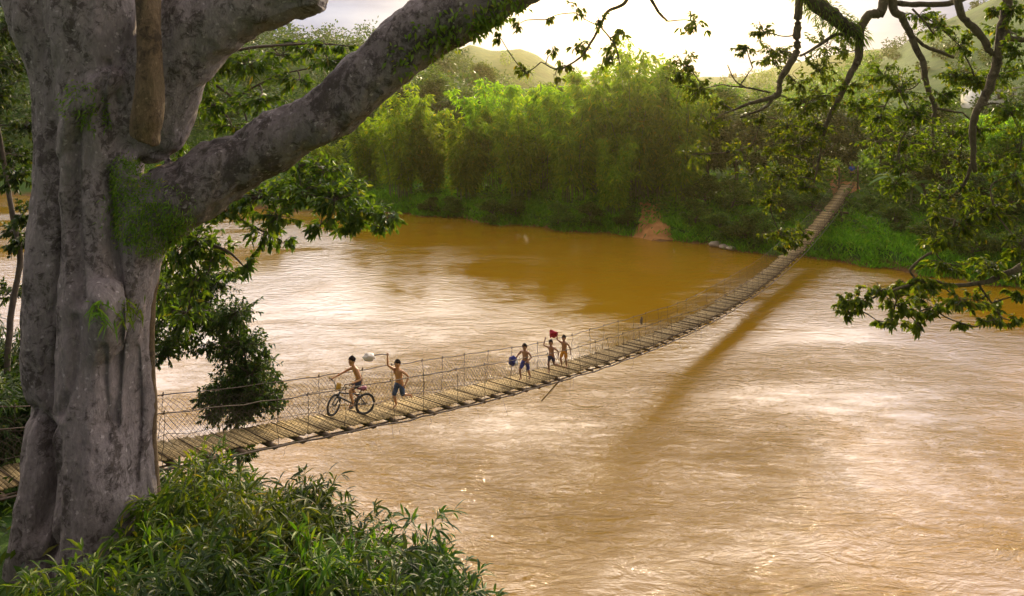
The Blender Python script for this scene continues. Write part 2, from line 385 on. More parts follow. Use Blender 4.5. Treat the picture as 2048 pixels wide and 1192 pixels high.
def crown_mesh(seed, H, R, lobes=9, clumps=70, per=80, leaf=.34, base=.35, flat=.8, trunk_r=.18):
    r = np.random.default_rng(seed); lm = MB(); tm = MB()
    cz = H * (base + 1) / 2
    top = np.array([r.normal() * .3, r.normal() * .3, H * .55])
    tm.tube(smooth_path([[0, 0, -.4], [r.normal() * .15, r.normal() * .15, H * .25], top], 4), np.linspace(trunk_r, trunk_r * .55, 9), 7)
    P, A, L = [], [], []
    for i in range(lobes):
        a = 2 * PI * i / lobes * 1.62 + r.uniform(-.4, .4); zz = r.uniform(base + .08, .9); k = math.sin(PI * min(max((zz - base + .1) / (1.05 - base), 0), 1)) ** .6
        lc = np.array([math.cos(a) * R * .62 * k * r.uniform(.5, 1.1), math.sin(a) * R * .62 * k * r.uniform(.5, 1.1), H * zz])
        s0 = np.array([0, 0, H * r.uniform(.2, .5)])
        tm.tube(smooth_path([s0, (s0 + lc) / 2 + np.array([0, 0, -.2]), lc], 3), np.linspace(trunk_r * .5, trunk_r * .12, 7), 5, cap=False)
        lr = R * r.uniform(.32, .5)
        for c in range(max(4, clumps // lobes)):
            dv = unit(r.normal(size=3) + np.array([0, 0, .25])); cc = lc + dv * lr * r.uniform(.45, 1.0) * np.array([1, 1, flat])
            cr = lr * r.uniform(.22, .42)
            n = int(per * r.uniform(.6, 1.3))
            q = r.normal(size=(n, 3)) * cr * np.array([.62, .62, .42])
            P.append(cc + q); A.append(unit(q / cr + dv * .5 + r.normal(size=(n, 3)) * .6 + np.array([0, 0, -.25])))
    P = np.concatenate(P); A = np.concatenate(A); n = len(P)
    leaves(lm, P, A, rdir(n) * .8 + np.array([0, 0, .8]), r.uniform(.6, 1.2, n) * leaf, r.uniform(.35, .6, n) * leaf, .2)
    return tm, lm
BM = []
for s_ in range(4):
    c_, l_ = bamboo_meshes(100 + s_, 13.5)
    BM.append((c_.mesh('culms', M_CULM), l_.mesh('foliage', M_BAMBOO)))
def z_at(x, y): return float(ground(x, y))
# px, depth, top row, width factor, label
BAM = [
 (655, 85, 268, 1.0, 'low light green bamboo clump half hidden under the giant tree limb'),
 (735, 83, 215, 1.05, 'pale green bamboo clump farthest upstream, just below the giant limb'),
 (800, 79, 178, 1.15, 'bright yellow-green bamboo clump with a rounded plume on the left end of the bank'),
 (868, 80, 235, 1.0, 'short bright bamboo clump between two taller ones on the left bank'),
 (930, 77, 200, 1.05, 'feathery bamboo clump leaning toward the river below the far dome hill'),
 (985, 79, 150, 1.1, 'tall plumed bamboo clump standing under the dome shaped hill'),
 (1040, 74, 205, 1.0, 'dense dark green bamboo clump in front of the tall plumed one'),
 (1090, 76, 165, 1.1, 'olive bamboo clump in the middle of the bamboo row'),
 (1150, 72, 150, 1.15, 'broad bamboo clump hanging over the bank edge'),
 (1205, 74, 118, 1.15, 'tall bamboo clump just left of the sun glow'),
 (1265, 71, 92, 1.2, 'tallest bamboo clump right under the sun glow'),
 (1318, 72, 122, 1.05, 'golden lit bamboo clump just right of the tallest one'),
 (1225, 68, 255, .85, 'low bamboo clump leaning out low over the water'),
 (1368, 69, 165, 1.0, 'dim bamboo clump above the bare earth landing'),
 (1985, 62, 222, .95, 'light green bamboo clump on the right edge below the white house'),
 (1925, 66, 255, .8, 'small bamboo clump among dark trees on the right bank')]
for i, (px, D, top, wf, lab) in enumerate(BAM):
    x = (px - 1024) / F * D; gz0 = z_at(x, D); h = CH - (top - YH) / F * D - gz0
    root = thing('bamboo_clump', lab, 'bamboo', (x, D, gz0 - .1), 'bamboo clumps on the far bank')
    c_, l_ = BM[i % 4]; link('culms', c_, root); link('foliage', l_, root)
    h *= 1.13; k = h / 13.0; root.scale = (wf * (.55 + .45 * k), wf * (.55 + .45 * k), k); root.rotation_euler = (0, 0, i * 2.4)
TV = []
for s_, (H, R, lobes, cl_, per, lf, base, mt) in enumerate([(9, 3.6, 11, 110, 85, .36, .22, M_BROAD), (8, 3.4, 10, 100, 85, .34, .12, M_DARK), (12, 3.8, 12, 110, 85, .38, .3, M_BROAD), (5, 2.6, 8, 70, 90, .28, .05, M_NEAR)]):
    t_, l_ = crown_mesh(200 + s_, H, R, lobes, cl_, per, lf, base)
    TV.append((t_.mesh('trunk', M_TRUNKF, True), l_.mesh('crown', mt), H))
TREES = [  # px, depth, top row, width factor, variant, label
 (1355, 78, 138, 1.1, 0, 'rounded olive tree behind the bamboo, in the sun haze'),
 (1415, 72, 205, 1.15, 0, 'shady broad tree above the grass bank left of the bridge end'),
 (1470, 70, 190, 1.2, 1, 'dark leafy tree left of the bridge end, behind the grass bank'),
 (1535, 72, 180, 1.2, 2, 'tall mid green tree left of the far bridge end'),
 (1590, 70, 215, 1.1, 1, 'very dark tree nearest left of the far bridge end'),
 (1640, 76, 195, 1.2, 1, 'dark tree directly behind the far bridge end'),
 (1700, 80, 190, 1.25, 1, 'deep shaded tree over the path at the bridge head'),
 (1762, 76, 185, .95, 2, 'slim trunked tree beside the sunny path right of the bridge head'),
 (1800, 70, 215, 1.1, 0, 'bright topped tree right of the path'),
 (1850, 64, 235, 1.1, 1, 'dark tree behind the banana plants'),
 (1900, 60, 290, 1.05, 0, 'squat leafy tree above the right grass bank'),
 (1960, 56, 330, 1.0, 1, 'dark squat tree hanging over the right end of the bank'),
 (2030, 54, 330, 1.05, 0, 'leafy tree on the bank at the right edge of the view'),
 (2075, 60, 215, 1.2, 2, 'tall tree at the right edge, below the house'),
 (1870, 80, 200, 1.15, 0, 'mid green tree at the foot of the right hillside'),
 (1440, 90, 165, 1.2, 0, 'hazy yellow tree at the back, under the low ridge'),
 (1510, 95, 168, 1.2, 2, 'hazy green tree at the back left of the bridge head'),
 (880, 108, 128, 1.5, 2, 'dark tall forest tree above the bamboo, close to the limb'),
 (815, 112, 160, 1.5, 1, 'dark rounded forest tree tucked under the giant limb'),
 (935, 100, 175, 1.3, 1, 'shaded tree rising behind the feathery bamboo'),
 (962, 150, 122, 1.1, 0, 'small rounded tree on the slope before the dome hill'),
 (700, 96, 238, 1.2, 1, 'dark tree upstream behind pale bamboo'),
 (1100, 95, 165, 1.3, 0, 'broad tree peeping over the middle bamboo'),
 (1258, 76, 232, 1.5, 3, 'added round thicket blocking the low sun under the tallest bamboo'), (1305, 75, 240, 1.5, 3, 'added thicket blocking the low sun directly above the bare earth landing'), (1208, 79, 235, 1.5, 3, 'added thicket blocking the low sun between the low bamboo and the sun glow bamboo'), (1052, 81, 250, 1.4, 3, 'added thicket blocking the low sun at the foot of the tall plumed bamboo'),  # thickets added to stop low sun shining through bamboo gaps onto the water
]
for i, (px, D, top, wf, v, lab) in enumerate(TREES):
    x = (px - 1024) / F * D; g0 = z_at(x, D); h = CH - (top - YH) / F * D - g0
    t_, l_, H = TV[v]
    root = thing('bank_tree', lab, 'tree', (x, D, g0), 'trees on the far bank'); link('trunk', t_, root); link('crown', l_, root)
    k = h / H; root.scale = (wf * (.5 + .5 * k),) * 2 + (k,); root.rotation_euler = (0, 0, i * 1.9)
SHR = [(860, 0.6, .62, 'small round shrub at the left end of the far water line'), (905, .4, .7, 'low shrub under the leaning feathery bamboo'), (985, .5, .8, 'trailing shrub spilling down to the river'),
       (1030, .8, .8, 'bushy shrub on the bank bulge below the bamboo row'), (1120, .8, .75, 'round shrub below the broad bamboo'), (1180, 1.2, .7, 'shrub on the bank left of the low bamboo'), (1255, 1.0, .6, 'small shrub left of the bare earth landing'),
       (1395, 2.2, .8, 'shrub on the grassy mound right of the bare earth landing'), (1440, 1.2, .75, 'wide shrub over the pale boulders'), (1490, 1.0, .8, 'dark shrub on the bank left of the bridge crossing'), (1530, 1.4, .85, 'dense shrub touching the left rail of the bridge'),
       (1560, 6, .9, 'big shrub above the bank beside the left rail'), (1625, 10, .8, 'shrub beside the far deck on the left'), (1742, 11, .6, 'dark shrub right of the bridge head'), (1790, 7, .7, 'shrub between the bridge and the banana plants'),
       (1885, 4.5, .95, 'wide shrub behind the bright grass bank'), (1950, 3, .9, 'shrub hanging over the water under the squat tree'), (2040, 2.2, .9, 'shrub at the water line on the right edge'), (1410, 8, .95, 'large shrub behind the grassy mound'), (1470, 7, 1.0, 'large shrub at the foot of the dark leafy tree')]
for i, (px, off, k, lab) in enumerate(SHR):
    y = 60.0
    for _ in range(12): y = float(far_edge((px - 1024) / F * y)) + off
    x = (px - 1024) / F * y
    t_, l_, H = TV[3]
    root = thing('bank_shrub', lab, 'shrub', (x, y, z_at(x, y) - .3), 'shrubs along the far bank'); link('stems', t_, root); link('leaves', l_, root)
    root.scale = (k * .85, k * .85, k * .62); root.rotation_euler = (0, 0, i * 2.1)

# grass and ground cover on the far bank (uncountable)
def tufts(xs, ys, zs, hmin, hmax, per, spread, wid):
    n = len(xs); mb = MB()
    p = np.repeat(np.stack([xs, ys, zs], -1), per, 0) + np.concatenate([rng.normal(size=(n * per, 2)) * spread, np.full((n * per, 1), -.05)], 1)
    a = unit(np.concatenate([rng.normal(size=(n * per, 2)) * .45, np.ones((n * per, 1))], 1))
    l = rng.uniform(hmin, hmax, n * per)
    leaves(mb, p, a, rdir(n * per) * np.array([1, 1, .2]), l, wid * rng.uniform(.6, 1.3, n * per), .3)
    return mb
n = 9000
xs = rng.uniform(-16, 42, n); off = np.abs(rng.normal(size=n)) * 5.5 + .1; ys = far_edge(xs) + off
keep = ~((xs > 10.6) & (xs < 13.8) & (off < 8) & (rng.uniform(size=n) < .92)); xs, ys = xs[keep], ys[keep]
tag(link('bank_grass', tufts(xs, ys, ground(xs, ys), .35, 1.0, 9, .22, .09).mesh('bank_grass', M_GRASS)), 'rough green grass covering the far river bank', 'grass', kind='stuff')
n = 4200
xs = rng.uniform(-70, 90, n); ys = far_edge(xs) + rng.uniform(4, 60, n)
mb = MB(); per = 26
p = np.repeat(np.stack([xs, ys, ground(xs, ys)], -1), per, 0); q = rng.normal(size=p.shape) * np.array([.8, .8, .5]); q[:, 2] = np.abs(q[:, 2])
leaves(mb, p + q, unit(q + rdir(len(p)) * .5), rdir(len(p)) + np.array([0, 0, .6]), rng.uniform(.3, .7, len(p)), rng.uniform(.14, .3, len(p)), .2)
tag(link('undergrowth', mb.mesh('undergrowth', M_BROAD)), 'tangled undergrowth between the trees of the far bank', 'undergrowth', kind='stuff')

# far forest on the left slope and scrub on the right hillside (far-off masses)
def forest(n, pxr, Dr, hr, leafn, leafs, seed):
    r = np.random.default_rng(seed); mb = MB()
    px = r.uniform(*pxr, n); D = np.exp(r.uniform(math.log(Dr[0]), math.log(Dr[1]), n)); x = (px - 1024) / F * D; h = r.uniform(*hr, n)
    c = np.stack([x, D, ground(x, D) + h * .5], -1)
    p = np.repeat(c, leafn, 0); hh = np.repeat(h, leafn)[:, None]
    d_ = unit(r.normal(size=p.shape)); rad_ = r.uniform(.55, 1.0, (len(p), 1))
    lump = 1 + .25 * np.sin(d_[:, :1] * 5 + p[:, :1]) * np.sin(d_[:, 1:2] * 6 + p[:, :1] * 2)
    q = d_ * rad_ * lump * hh * np.array([.42, .42, .5])
    leaves(mb, p + q, unit(d_ + r.normal(size=p.shape) * .6), d_ + rdir(len(p)) * .4, r.uniform(.6, 1.3, len(p)) * leafs, r.uniform(.4, .7, len(p)) * leafs, .2)
    return mb
tag(link('forest', forest(330, (-700, 1010), (102, 260), (6, 10), 330, .85, 5).mesh('forest', M_FOREST)), 'dark forest covering the slope behind the left bank', 'forest', kind='stuff')
tag(link('hillside_scrub', forest(300, (1380, 2700), (95, 420), (1.5, 6.0), 150, .7, 6).mesh('hillside_scrub', M_FOREST)), 'scattered bushes over the green hillside on the right', 'scrub', kind='stuff')
tag(link('valley_wood', forest(230, (1000, 1750), (110, 330), (5, 8), 200, .9, 8).mesh('valley_wood', M_BROAD)), 'hazy wood on the valley floor below the low ridge', 'wood', kind='stuff')
for i, (px, D, foot, top, wf, v, lab) in enumerate([(1960, 300, 58, 30, 1.7, 0, 'lone umbrella shaped tree on the skyline of the right hill'), (1885, 300, 76, 56, .8, 2, 'small thin tree on the hill skyline left of the lone umbrella tree'),
        (1757, 210, 128, 112, .9, 2, 'slender round headed tree standing on the hill shoulder'), (1735, 220, 138, 128, 1.4, 3, 'pair of bushes on the hill shoulder under the slender tree'), (1787, 240, 118, 106, 1.2, 3, 'dark bush on the rim of the right hillside')]):
    x = (px - 1024) / F * D; g0 = z_at(x, D); t_, l_, H = TV[v]; h = (foot - top) / F * D
    root = thing('hill_tree', lab, 'tree', (x, D, g0 - .2), 'trees on the right hill skyline'); link('trunk', t_, root); link('crown', l_, root)
    k = h / H; root.scale = (k * wf, k * wf, k)

# bare earth landing and sunny path
M_DIRT = simple_mat('bare_earth', (.40, .185, .065), .95, .35, 1.5, bump=.5, spec=.1)
def draped(name, fx, fy, n, m, lift, mat):
    u, v = np.meshgrid(np.linspace(0, 1, n), np.linspace(-1, 1, m), indexing='ij')
    x, y = fx(u, v), fy(u, v); z = ground(x, y) + lift
    q = [[a * m + b, (a + 1) * m + b, (a + 1) * m + b + 1, a * m + b + 1] for a in range(n - 1) for b in range(m - 1)]
    return tag(link(name, mesh_arr(name, np.stack([x, y, z], -1).reshape(-1, 3), [q], [mat], smooth=True)), kind='structure')
draped('earth_landing', lambda u, v: 12.0 + u * 2.2 + v * (1.9 - .8 * u) + .25 * np.sin(u * 9 + v * 3), lambda u, v: far_edge(12.0 + u * 2.2) - .3 + u * 9.5, 24, 12, .06, M_DIRT)
ex, ey = (BA + BD * T1)
draped('earth_path', lambda u, v: ex + u * 6.5 + v * 1.3, lambda u, v: ey + .3 + u * 20 + v * .2, 30, 8, .08, M_DIRT)
# ================================================================ suspension footbridge
M_PLANK = simple_mat('weathered_bamboo_slat', (.33, .235, .105), .85, .4, 9, island=True, bump=.4, spec=.2)
M_BEAM = simple_mat('dark_timber', (.10, .068, .042), .9, .35, 12, bump=.4, spec=.2)
M_CABLE = simple_mat('rusty_cable', (.10, .07, .05), .7, .35, 40, spec=.3)
M_WIRE = simple_mat('rusty_wire', (.06, .042, .028), .8, .3, 40, spec=.3)
HW = .50                                   # half width of the deck
bridge = thing('suspension_footbridge', 'long sagging bamboo and cable footbridge with wire mesh sides crossing the muddy river', 'bridge', (0, 0, 0))
r = np.random.default_rng(31)
m = MB(); t = T0
while t < T1:
    w = r.uniform(.05, .075) if t < 12 else r.uniform(.055, .10)
    sec = int(t / 1.5); jit = .03 if t < 10 else .075
    hl = HW + r.uniform(-jit, jit); off = r.uniform(-jit, jit)
    a, b = deck(t, off - hl, r.uniform(-.008, .008) + .012 * (sec % 2)), deck(t, off + hl, r.uniform(-.008, .008) + .012 * (sec % 2))
    yaw = r.uniform(-.02, .02) * (1 if t < 10 else 2.2)
    sk = np.array([*(BD * yaw), 0])
    ax = (b - a) / 2 + sk; c = (a + b) / 2
    al = unit(deck(t + .1) - deck(t - .1)); up = unit(np.cross(ax, al)); up = up if up[2] > 0 else -up
    if r.uniform() > (.01 if t < 10 else .035): m.box(c, ax, al * w * .5, up * .011)
    t += w + r.uniform(.002, .012 if t < 10 else .022)
link('deck', m.mesh('deck', M_PLANK), bridge)
# dark cross battens lying on the deck
t = T0 + .3; m = MB()
while t < T1:
    a, b = deck(t, -HW - .03, .03), deck(t + r.uniform(-.06, .06), HW + .06, .03)
    m.tube(np.linspace(a, b, 3), .011 if t < 12 else .018, 5)
    t += r.uniform(.62, .95) if t < 12 else r.uniform(.45, 1.0)
link('battens', m.mesh('battens', M_BEAM), bridge)
# joists: each one a part
t = T0 + .4; k = 0
while t < T1 - 1 and k < 98:
    m = MB(); e = r.uniform(.17, .24) if t < 9 else r.uniform(.03, .16)
    a, b = deck(t, -HW - .06, -.07), deck(t + r.uniform(-.04, .04), HW + e, -.07)
    al = np.array([*BD, 0]); m.box((a + b) / 2, (b - a) / 2, al * (.055 if t < 9 else .035), np.array([0, 0, .03]))
    link('joist', m.mesh('joist', M_BEAM), bridge); t += .72 if t < 12 else .85; k += 1
ts = np.arange(T0, T1 + .01, .4)
def cable(name, v, dz, rad, mat=M_CABLE, wob=.012, t0=None, sides=5):
    tt = ts if t0 is None else ts[ts > t0]
    m = MB(); m.tube(deck(tt, v + r.normal(size=len(tt)) * wob * .5, dz + r.normal(size=len(tt)) * wob), rad, sides)
    return link(name, m.mesh(name, mat, True), bridge)
def rail_h(tt): return .96 + .04 * np.sin(np.asarray(tt) * .5) + np.where(np.asarray(tt) > 20, -.03, 0)
VN, VF = HW + .12, -HW - .06               # rail offsets: near side and far side
cable('handrail_cable', VN, rail_h(ts), .0115); cable('handrail_cable', VF, rail_h(ts), .0115)
cable('main_cable', HW + .21, -.06, .022); cable('main_cable', HW - .08, -.13, .022); cable('main_cable', -HW + .08, -.13, .022)
cable('side_wire', VF, .55, .006, M_WIRE, .03); cable('side_wire', VN, .52, .006, M_WIRE, .03)
cable('edge_pole', HW - .02, .03, .02, M_BEAM, .02, 12.0)
# hangers: each one a part
for v0, v1, z0, st, mx in ((HW + .21, VN, -.05, 1.12, 52), (-HW - .05, VF, -.03, 1.25, 46)):
    t = T0 + .9; k = 0
    while t < T1 - .4 and k < mx:
        m = MB(); s_ = r.uniform(-.16, .05)
        a = deck(t + s_, v0, z0); b = deck(t, v1, float(rail_h(t)) + .02)
        pts = np.linspace(a, b, 6); pts[1:-1] += r.normal(size=(4, 3)) * .014
        m.tube(pts, .006, 4); m.tube(np.stack([b + [0, 0, .03], b - [0.03, 0, .05]]), .014, 4)
        link('hanger', m.mesh('hanger', M_WIRE), bridge); t += st * r.uniform(.7, 1.3); k += 1
# wire netting on both sides
def netting(v0, z0, v1, cell, rad):
    m = MB(); L = T1 - T0; h = 1.0; n = int(L / cell)
    P = []
    for sgn in (1, -1):
        for i in range(n):
            t0 = T0 + i * cell
            u = np.linspace(0, 1, 6); tt = t0 + sgn * (u - .5) * h * .8 + r.normal(size=6) * .016
            tt = np.clip(tt, T0, T1)
            zz_ = z0 + u * (rail_h(tt) - z0 - .03 - .12 * np.abs(np.sin(t0 * .7)) * (u > .95)) + r.normal(size=6) * .008
            bow = np.sin(u * PI) * .05
            m.tube(deck(tt, v0 + (v1 - v0) * u + bow + r.normal(size=6) * .008, zz_), rad, 3, cap=False)
    return link('wire_netting', m.mesh('wire_netting', M_WIRE), bridge)
netting(HW + .03, .0, VN, .13, .0036); netting(-HW - .02, .0, VF, .13, .0036)
# loose wire ends hanging below the deck
for i in range(16):
    m = MB();    t = r.uniform(-8, 24); p = deck(t, HW + r.uniform(.05, .2), -.1); n_ = 5; l = r.uniform(.15, .6)
    pts = p + np.cumsum(np.vstack([[0, 0, 0], r.normal(size=(n_, 3)) * .03 + np.array([0, 0, -l / n_])]), 0); m.tube(pts, .0035, 3); link('loose_wire', m.mesh('loose_wire', M_WIRE), bridge)
# trestle near the far end and bridge head posts
ft = deck_t(1662); m = MB()
link('trestle_beam', (lambda q: (q.tube(np.linspace(deck(ft, -1.25, -.2), deck(ft, 1.35, -.2), 4), .085, 8), q.mesh('trestle_beam', M_BEAM))[1])(MB()), bridge)
for v in (-.8, .85):
    q = MB(); p = deck(ft, v, -.22); q.tube(np.linspace(p, [p[0], p[1], float(ground(p[0], p[1])) - .3], 4), .11, 8); link('trestle_post', q.mesh('trestle_post', M_BEAM), bridge)
for v in (-.78, .78):
    q = MB(); p = deck(T1 - .2, v, -.6); q.tube(np.linspace(p, p + [0, 0, 2.4], 4), .09, 8); link('head_post', q.mesh('head_post', M_BEAM), bridge)
# a broken bamboo pole dangling below the deck
p = deck(deck_t(1100), HW - .05, -.12); q = MB(); tip = at(1083, 802, p[1] - .25); q.tube(np.linspace(p, tip, 4), [.032, .03, .026, .022], 7)
link('dangling_pole', q.mesh('dangling_pole', M_PLANK, True), bridge)

# ================================================================ children
def skin_mat(name, c):
    m, nt, out = material(name); tc = N(nt, 'TexCoord')
    col = ramp(nt, [(.3, [x * .85 for x in c]), (.7, [x * 1.12 for x in c])], noisen(nt, 9, 3, .5, tc.outputs['Object']))
    p = N(nt, 'BsdfPrincipled', Roughness=.5); p.inputs['Subsurface Weight'].default_value = .12; p.inputs['Subsurface Radius'].default_value = (.02, .008, .004)
    nt.links.new(col, p.inputs['Base Color']); nt.links.new(p.outputs[0], out.inputs[0]); return m
SK_TAN, SK_DARK = skin_mat('tanned_skin', (.50, .24, .10)), skin_mat('brown_skin', (.34, .165, .085))
M_HAIR = simple_mat('black_hair', (.016, .010, .008), .9, .4, 60, bump=.6, spec=.08)
M_EYE = simple_mat('dark_eye', (.02, .014, .012), .3)
def cloth(name, c): return simple_mat(name, c, .9, .3, 14, bump=.5, spec=.15)
def skinned(verts, edges, rads, root=0, sub=1):
    me = bpy.data.meshes.new('tmp'); me.from_pydata([tuple(v) for v in verts], edges, []); o = bpy.data.objects.new('tmp', me); COL.objects.link(o)
    o.modifiers.new('skin', 'SKIN'); me.skin_vertices.new() if not me.skin_vertices else None
    for i, rr in enumerate(rads):
        rr = tuple(np.array(rr) * 1.08) if hasattr(rr, '__len__') else rr * 1.08; sv = me.skin_vertices[0].data[i]; sv.radius = rr if hasattr(rr, '__len__') else (rr, rr); sv.use_root = (i == root); sv.use_loose = False
    if sub: s = o.modifiers.new('sub', 'SUBSURF'); s.levels = s.render_levels = sub
    r_ = evaluated(o); bpy.data.objects.remove(o); bpy.data.meshes.remove(me); return r_
def mesh_to_mb(me, mb):
    v = np.empty(len(me.vertices) * 3); me.vertices.foreach_get('co', v)
    fs = {}
    for p in me.polygons: fs.setdefault(len(p.vertices), []).append(list(p.vertices))
    mb.add(v.reshape(-1, 3), list(fs.values()))
def frame_of(fw, up=(0, 0, 1)):
    x = unit(fw); y = unit(np.cross(up, x)); z = np.cross(x, y); return np.stack([x, y, z], 1)   # columns: forward, left, up
def make_person(label, J, k, skin, M, loc, shorts, shorts_len, group, face, grip=('l', 'r'), top=None):
    """J joints in a frame x forward, y left, z up; k body scale (1 = 1.25 m child)"""
    root = thing('person', label, 'person', loc, group)
    root.matrix_world = Matrix.Translation(loc) @ Matrix([[*M[0], 0], [*M[1], 0], [*M[2], 0], [0, 0, 0, 1]])
    J = {a: np.array(b, float) for a, b in J.items()}
    pel, che, nek, hed = J['pelvis'], J['chest'], J['neck'], J['head']
    vs, es, rs = [], [], []
    def add(p, r_, par=None):
        vs.append(p); rs.append(r_)
        if par is not None: es.append((par, len(vs) - 1))
        return len(vs) - 1
    p0 = add(pel, (.088 * k, .075 * k)); w0 = add(pel * .5 + che * .5, (.078 * k, .066 * k), p0); c0 = add(che, (.098 * k, .078 * k), w0)
    n0 = add(nek, .040 * k, c0); h0 = add(nek * .45 + hed * .55, .040 * k, n0)
    hands = {}
    for s in 'lr':
        sh, el, ha = J[s + 'sho'], J[s + 'elb'], J[s + 'hand']; fore = unit(ha - el)
        a = add(sh, .041 * k, c0); b = add(sh * .5 + el * .5, .033 * k, a); b = add(el, .026 * k, b); b = add(el * .55 + ha * .45, .025 * k, b); b = add(ha - fore * .02 * k, .018 * k, b)
        b = add(ha + fore * .02 * k, .022 * k, b); add(ha + fore * .045 * k, .020 * k, b); hands[s] = (ha + fore * .03 * k, fore)
        hp, kn, an, to = J[s + 'hip'], J[s + 'knee'], J[s + 'ank'], J[s + 'toe']
        a = add(hp, .062 * k, p0); b = add(hp * .5 + kn * .5, .052 * k, a); b = add(kn, .040 * k, b); b = add(kn * .6 + an * .4, .040 * k, b); b = add(an, .025 * k, b)
        b = add(an * .45 + to * .55 + np.array([0, 0, .004]), .023 * k, b); add(to, .019 * k, b)
    mb = MB(); me = skinned(vs, es, rs); mesh_to_mb(me, mb)
    # fingers and thumb
    for s, (hp, fo) in hands.items():
        side = unit(np.cross(fo, [0, 0, 1]) if abs(fo[2]) < .9 else np.cross(fo, [1, 0, 0])); pal = np.cross(side, fo); curl = .9 if s in grip else .35
        for q in range(4):
            b0 = hp + fo * .022 * k + side * (q - 1.5) * .0115 * k; ln = (.046, .052, .049, .038)[q] * k
            pts = [b0]; dcur = fo.copy()
            for z in range(3):
                dcur = unit(dcur * math.cos(curl) - pal * math.sin(curl) * 1.0) if z else dcur; pts.append(pts[-1] + dcur * ln / 3)
            mb.tube(pts, [.0068 * k, .0064 * k, .0058 * k, .0048 * k], 6)
        b0 = hp + side * .018 * k; mb.tube([b0, b0 + (side * .6 + fo * .6 - pal * .2) * .02 * k, b0 + (side * .45 + fo * 1.0 - pal * .6) * .036 * k], [.0085 * k, .0075 * k, .006 * k], 6)
    # head with face
    R = frame_of(face, unit(hed - nek) * .5 + np.array([0, 0, 1.])); ht = .102 * k
    mb.ball(hed, (.082 * k, .070 * k, ht), 14, 10, R)
    mb.ball(hed + R @ np.array([.022, 0, -.062]) * k, (.052 * k, .048 * k, .05 * k), 10, 8, R)      # jaw
    mb.ball(hed + R @ np.array([.083, 0, -.022]) * k, (.015 * k, .012 * k, .018 * k), 8, 6, R)      # nose
    mb.ball(hed + R @ np.array([.070, 0, -.062]) * k, (.010 * k, .022 * k, .006 * k), 8, 5, R)      # mouth
    for s in (1, -1): mb.ball(hed + R @ np.array([-.005, s * .070, -.015]) * k, (.018 * k, .010 * k, .026 * k), 8, 6, R)
    body = link('body', mb.mesh('body', skin, True), root)
    for s in (1, -1):
        q = MB(); q.ball(hed + R @ np.array([.074, s * .028, .004]) * k, (.008 * k, .013 * k, .007 * k), 8, 5, R); link('eye', q.mesh('eye', M_EYE, True), root)
    q = MB(); rr = np.random.default_rng(int(abs(loc[0] * 100)))
    n_ = 16; v = []
    q.ball(hed + R @ np.array([-.012, 0, .022]) * k, (.088 * k, .080 * k, .096 * k), 16, 12, R)
    V_ = q.v[-1]; loc_ = (V_ - hed) @ R
    fr = loc_[:, 0] > .03 * k; cut = fr & (loc_[:, 2] < .045 * k); loc_[cut, 0] *= .55; low = loc_[:, 2] < -.045 * k; loc_[low] *= .8
    V_ = hed + (loc_ * (1 + rr.normal(size=(len(V_), 1)) * .07)) @ R.T; q.v[-1] = V_
    link('hair', q.mesh('hair', M_HAIR, True), root)
    # shorts
    vs, es, rs = [], [], []
    p0 = add(pel, (.102 * k, .090 * k)); add(pel * .72 + che * .28, (.094 * k, .082 * k), p0)
    for s in 'lr':
        hp, kn = J[s + 'hip'], J[s + 'knee']; a = add(hp, .080 * k, p0); b = add(hp * .5 + kn * .5, .070 * k, a)
        e = hp * (1 - shorts_len) + kn * shorts_len if shorts_len <= 1 else kn * (2 - shorts_len) + J[s + 'ank'] * (shorts_len - 1)
        if shorts_len > .7: b = add(kn * .9 + hp * .1, .058 * k, b); 
        add(e, .062 * k, b)
    q = MB(); mesh_to_mb(skinned(vs, es, rs), q); link('shorts', q.mesh('shorts', shorts, True), root)
    if top is not None:
        vs, es, rs = [], [], []
        p0 = add(pel * .8 + che * .2, (.102 * k, .088 * k)); w0 = add(pel * .5 + che * .5, (.095 * k, .085 * k), p0); c0 = add(che, (.115 * k, .095 * k), w0); add(nek * .8 + che * .2, .05 * k, c0)
        for s in 'lr': a = add(J[s + 'sho'], .058 * k, c0); add(J[s + 'elb'], .045 * k, a)
        q = MB(); mesh_to_mb(skinned(vs, es, rs), q); link('shirt', q.mesh('shirt', top, True), root)
    return root, J
def walk_frame(yaw=0.0):
    a = math.atan2(-BD[1], -BD[0]) + yaw; return frame_of((math.cos(a), math.sin(a), 0))
def stand(px, v): return deck(deck_t(px), v, .02)
GRP = 'children running over the bridge'
M_DENIM, M_NAVY, M_BLUE, M_ORANGE = cloth('blue_denim', (.05, .085, .16)), cloth('navy_cloth', (.025, .03, .08)), cloth('dark_blue_cloth', (.04, .045, .20)), cloth('orange_cloth', (.62, .26, .02))
M_BLACKC = cloth('dark_cloth', (.03, .032, .045))
# bicycle ---------------------------------------------------------------
hd = np.array([-.74, -.67]); tb = deck_t(690)
nrm = unit(np.cross(deck(tb + .1) - deck(tb - .1), np.array([BL[0], BL[1], 0]))); nrm = nrm if nrm[2] > 0 else -nrm
u_ = np.array([*hd, 0]); u_ = unit(u_ - nrm * (u_ @ nrm)); MBK = np.stack([u_, np.cross(nrm, u_), nrm], 1)
MBK_lean = MBK
front = deck(deck_t(664, -.22), -.22, .025); rear = deck(deck_t(727, .06), .06, .025)
ctr = np.array(rear)
u_ = unit(front - rear); wl = unit(np.cross(nrm, u_)); MBK = np.stack([u_, wl, np.cross(u_, wl)], 1); WB = float(np.linalg.norm(front - rear))
print('wheelbase', WB)
bike = thing('bicycle', 'small dark BMX bicycle with a yellow number plate ridden along the deck', 'bicycle')
bike.matrix_world = Matrix.Translation(ctr) @ Matrix([[*MBK[0], 0], [*MBK[1], 0], [*MBK[2], 0], [0, 0, 0, 1]])
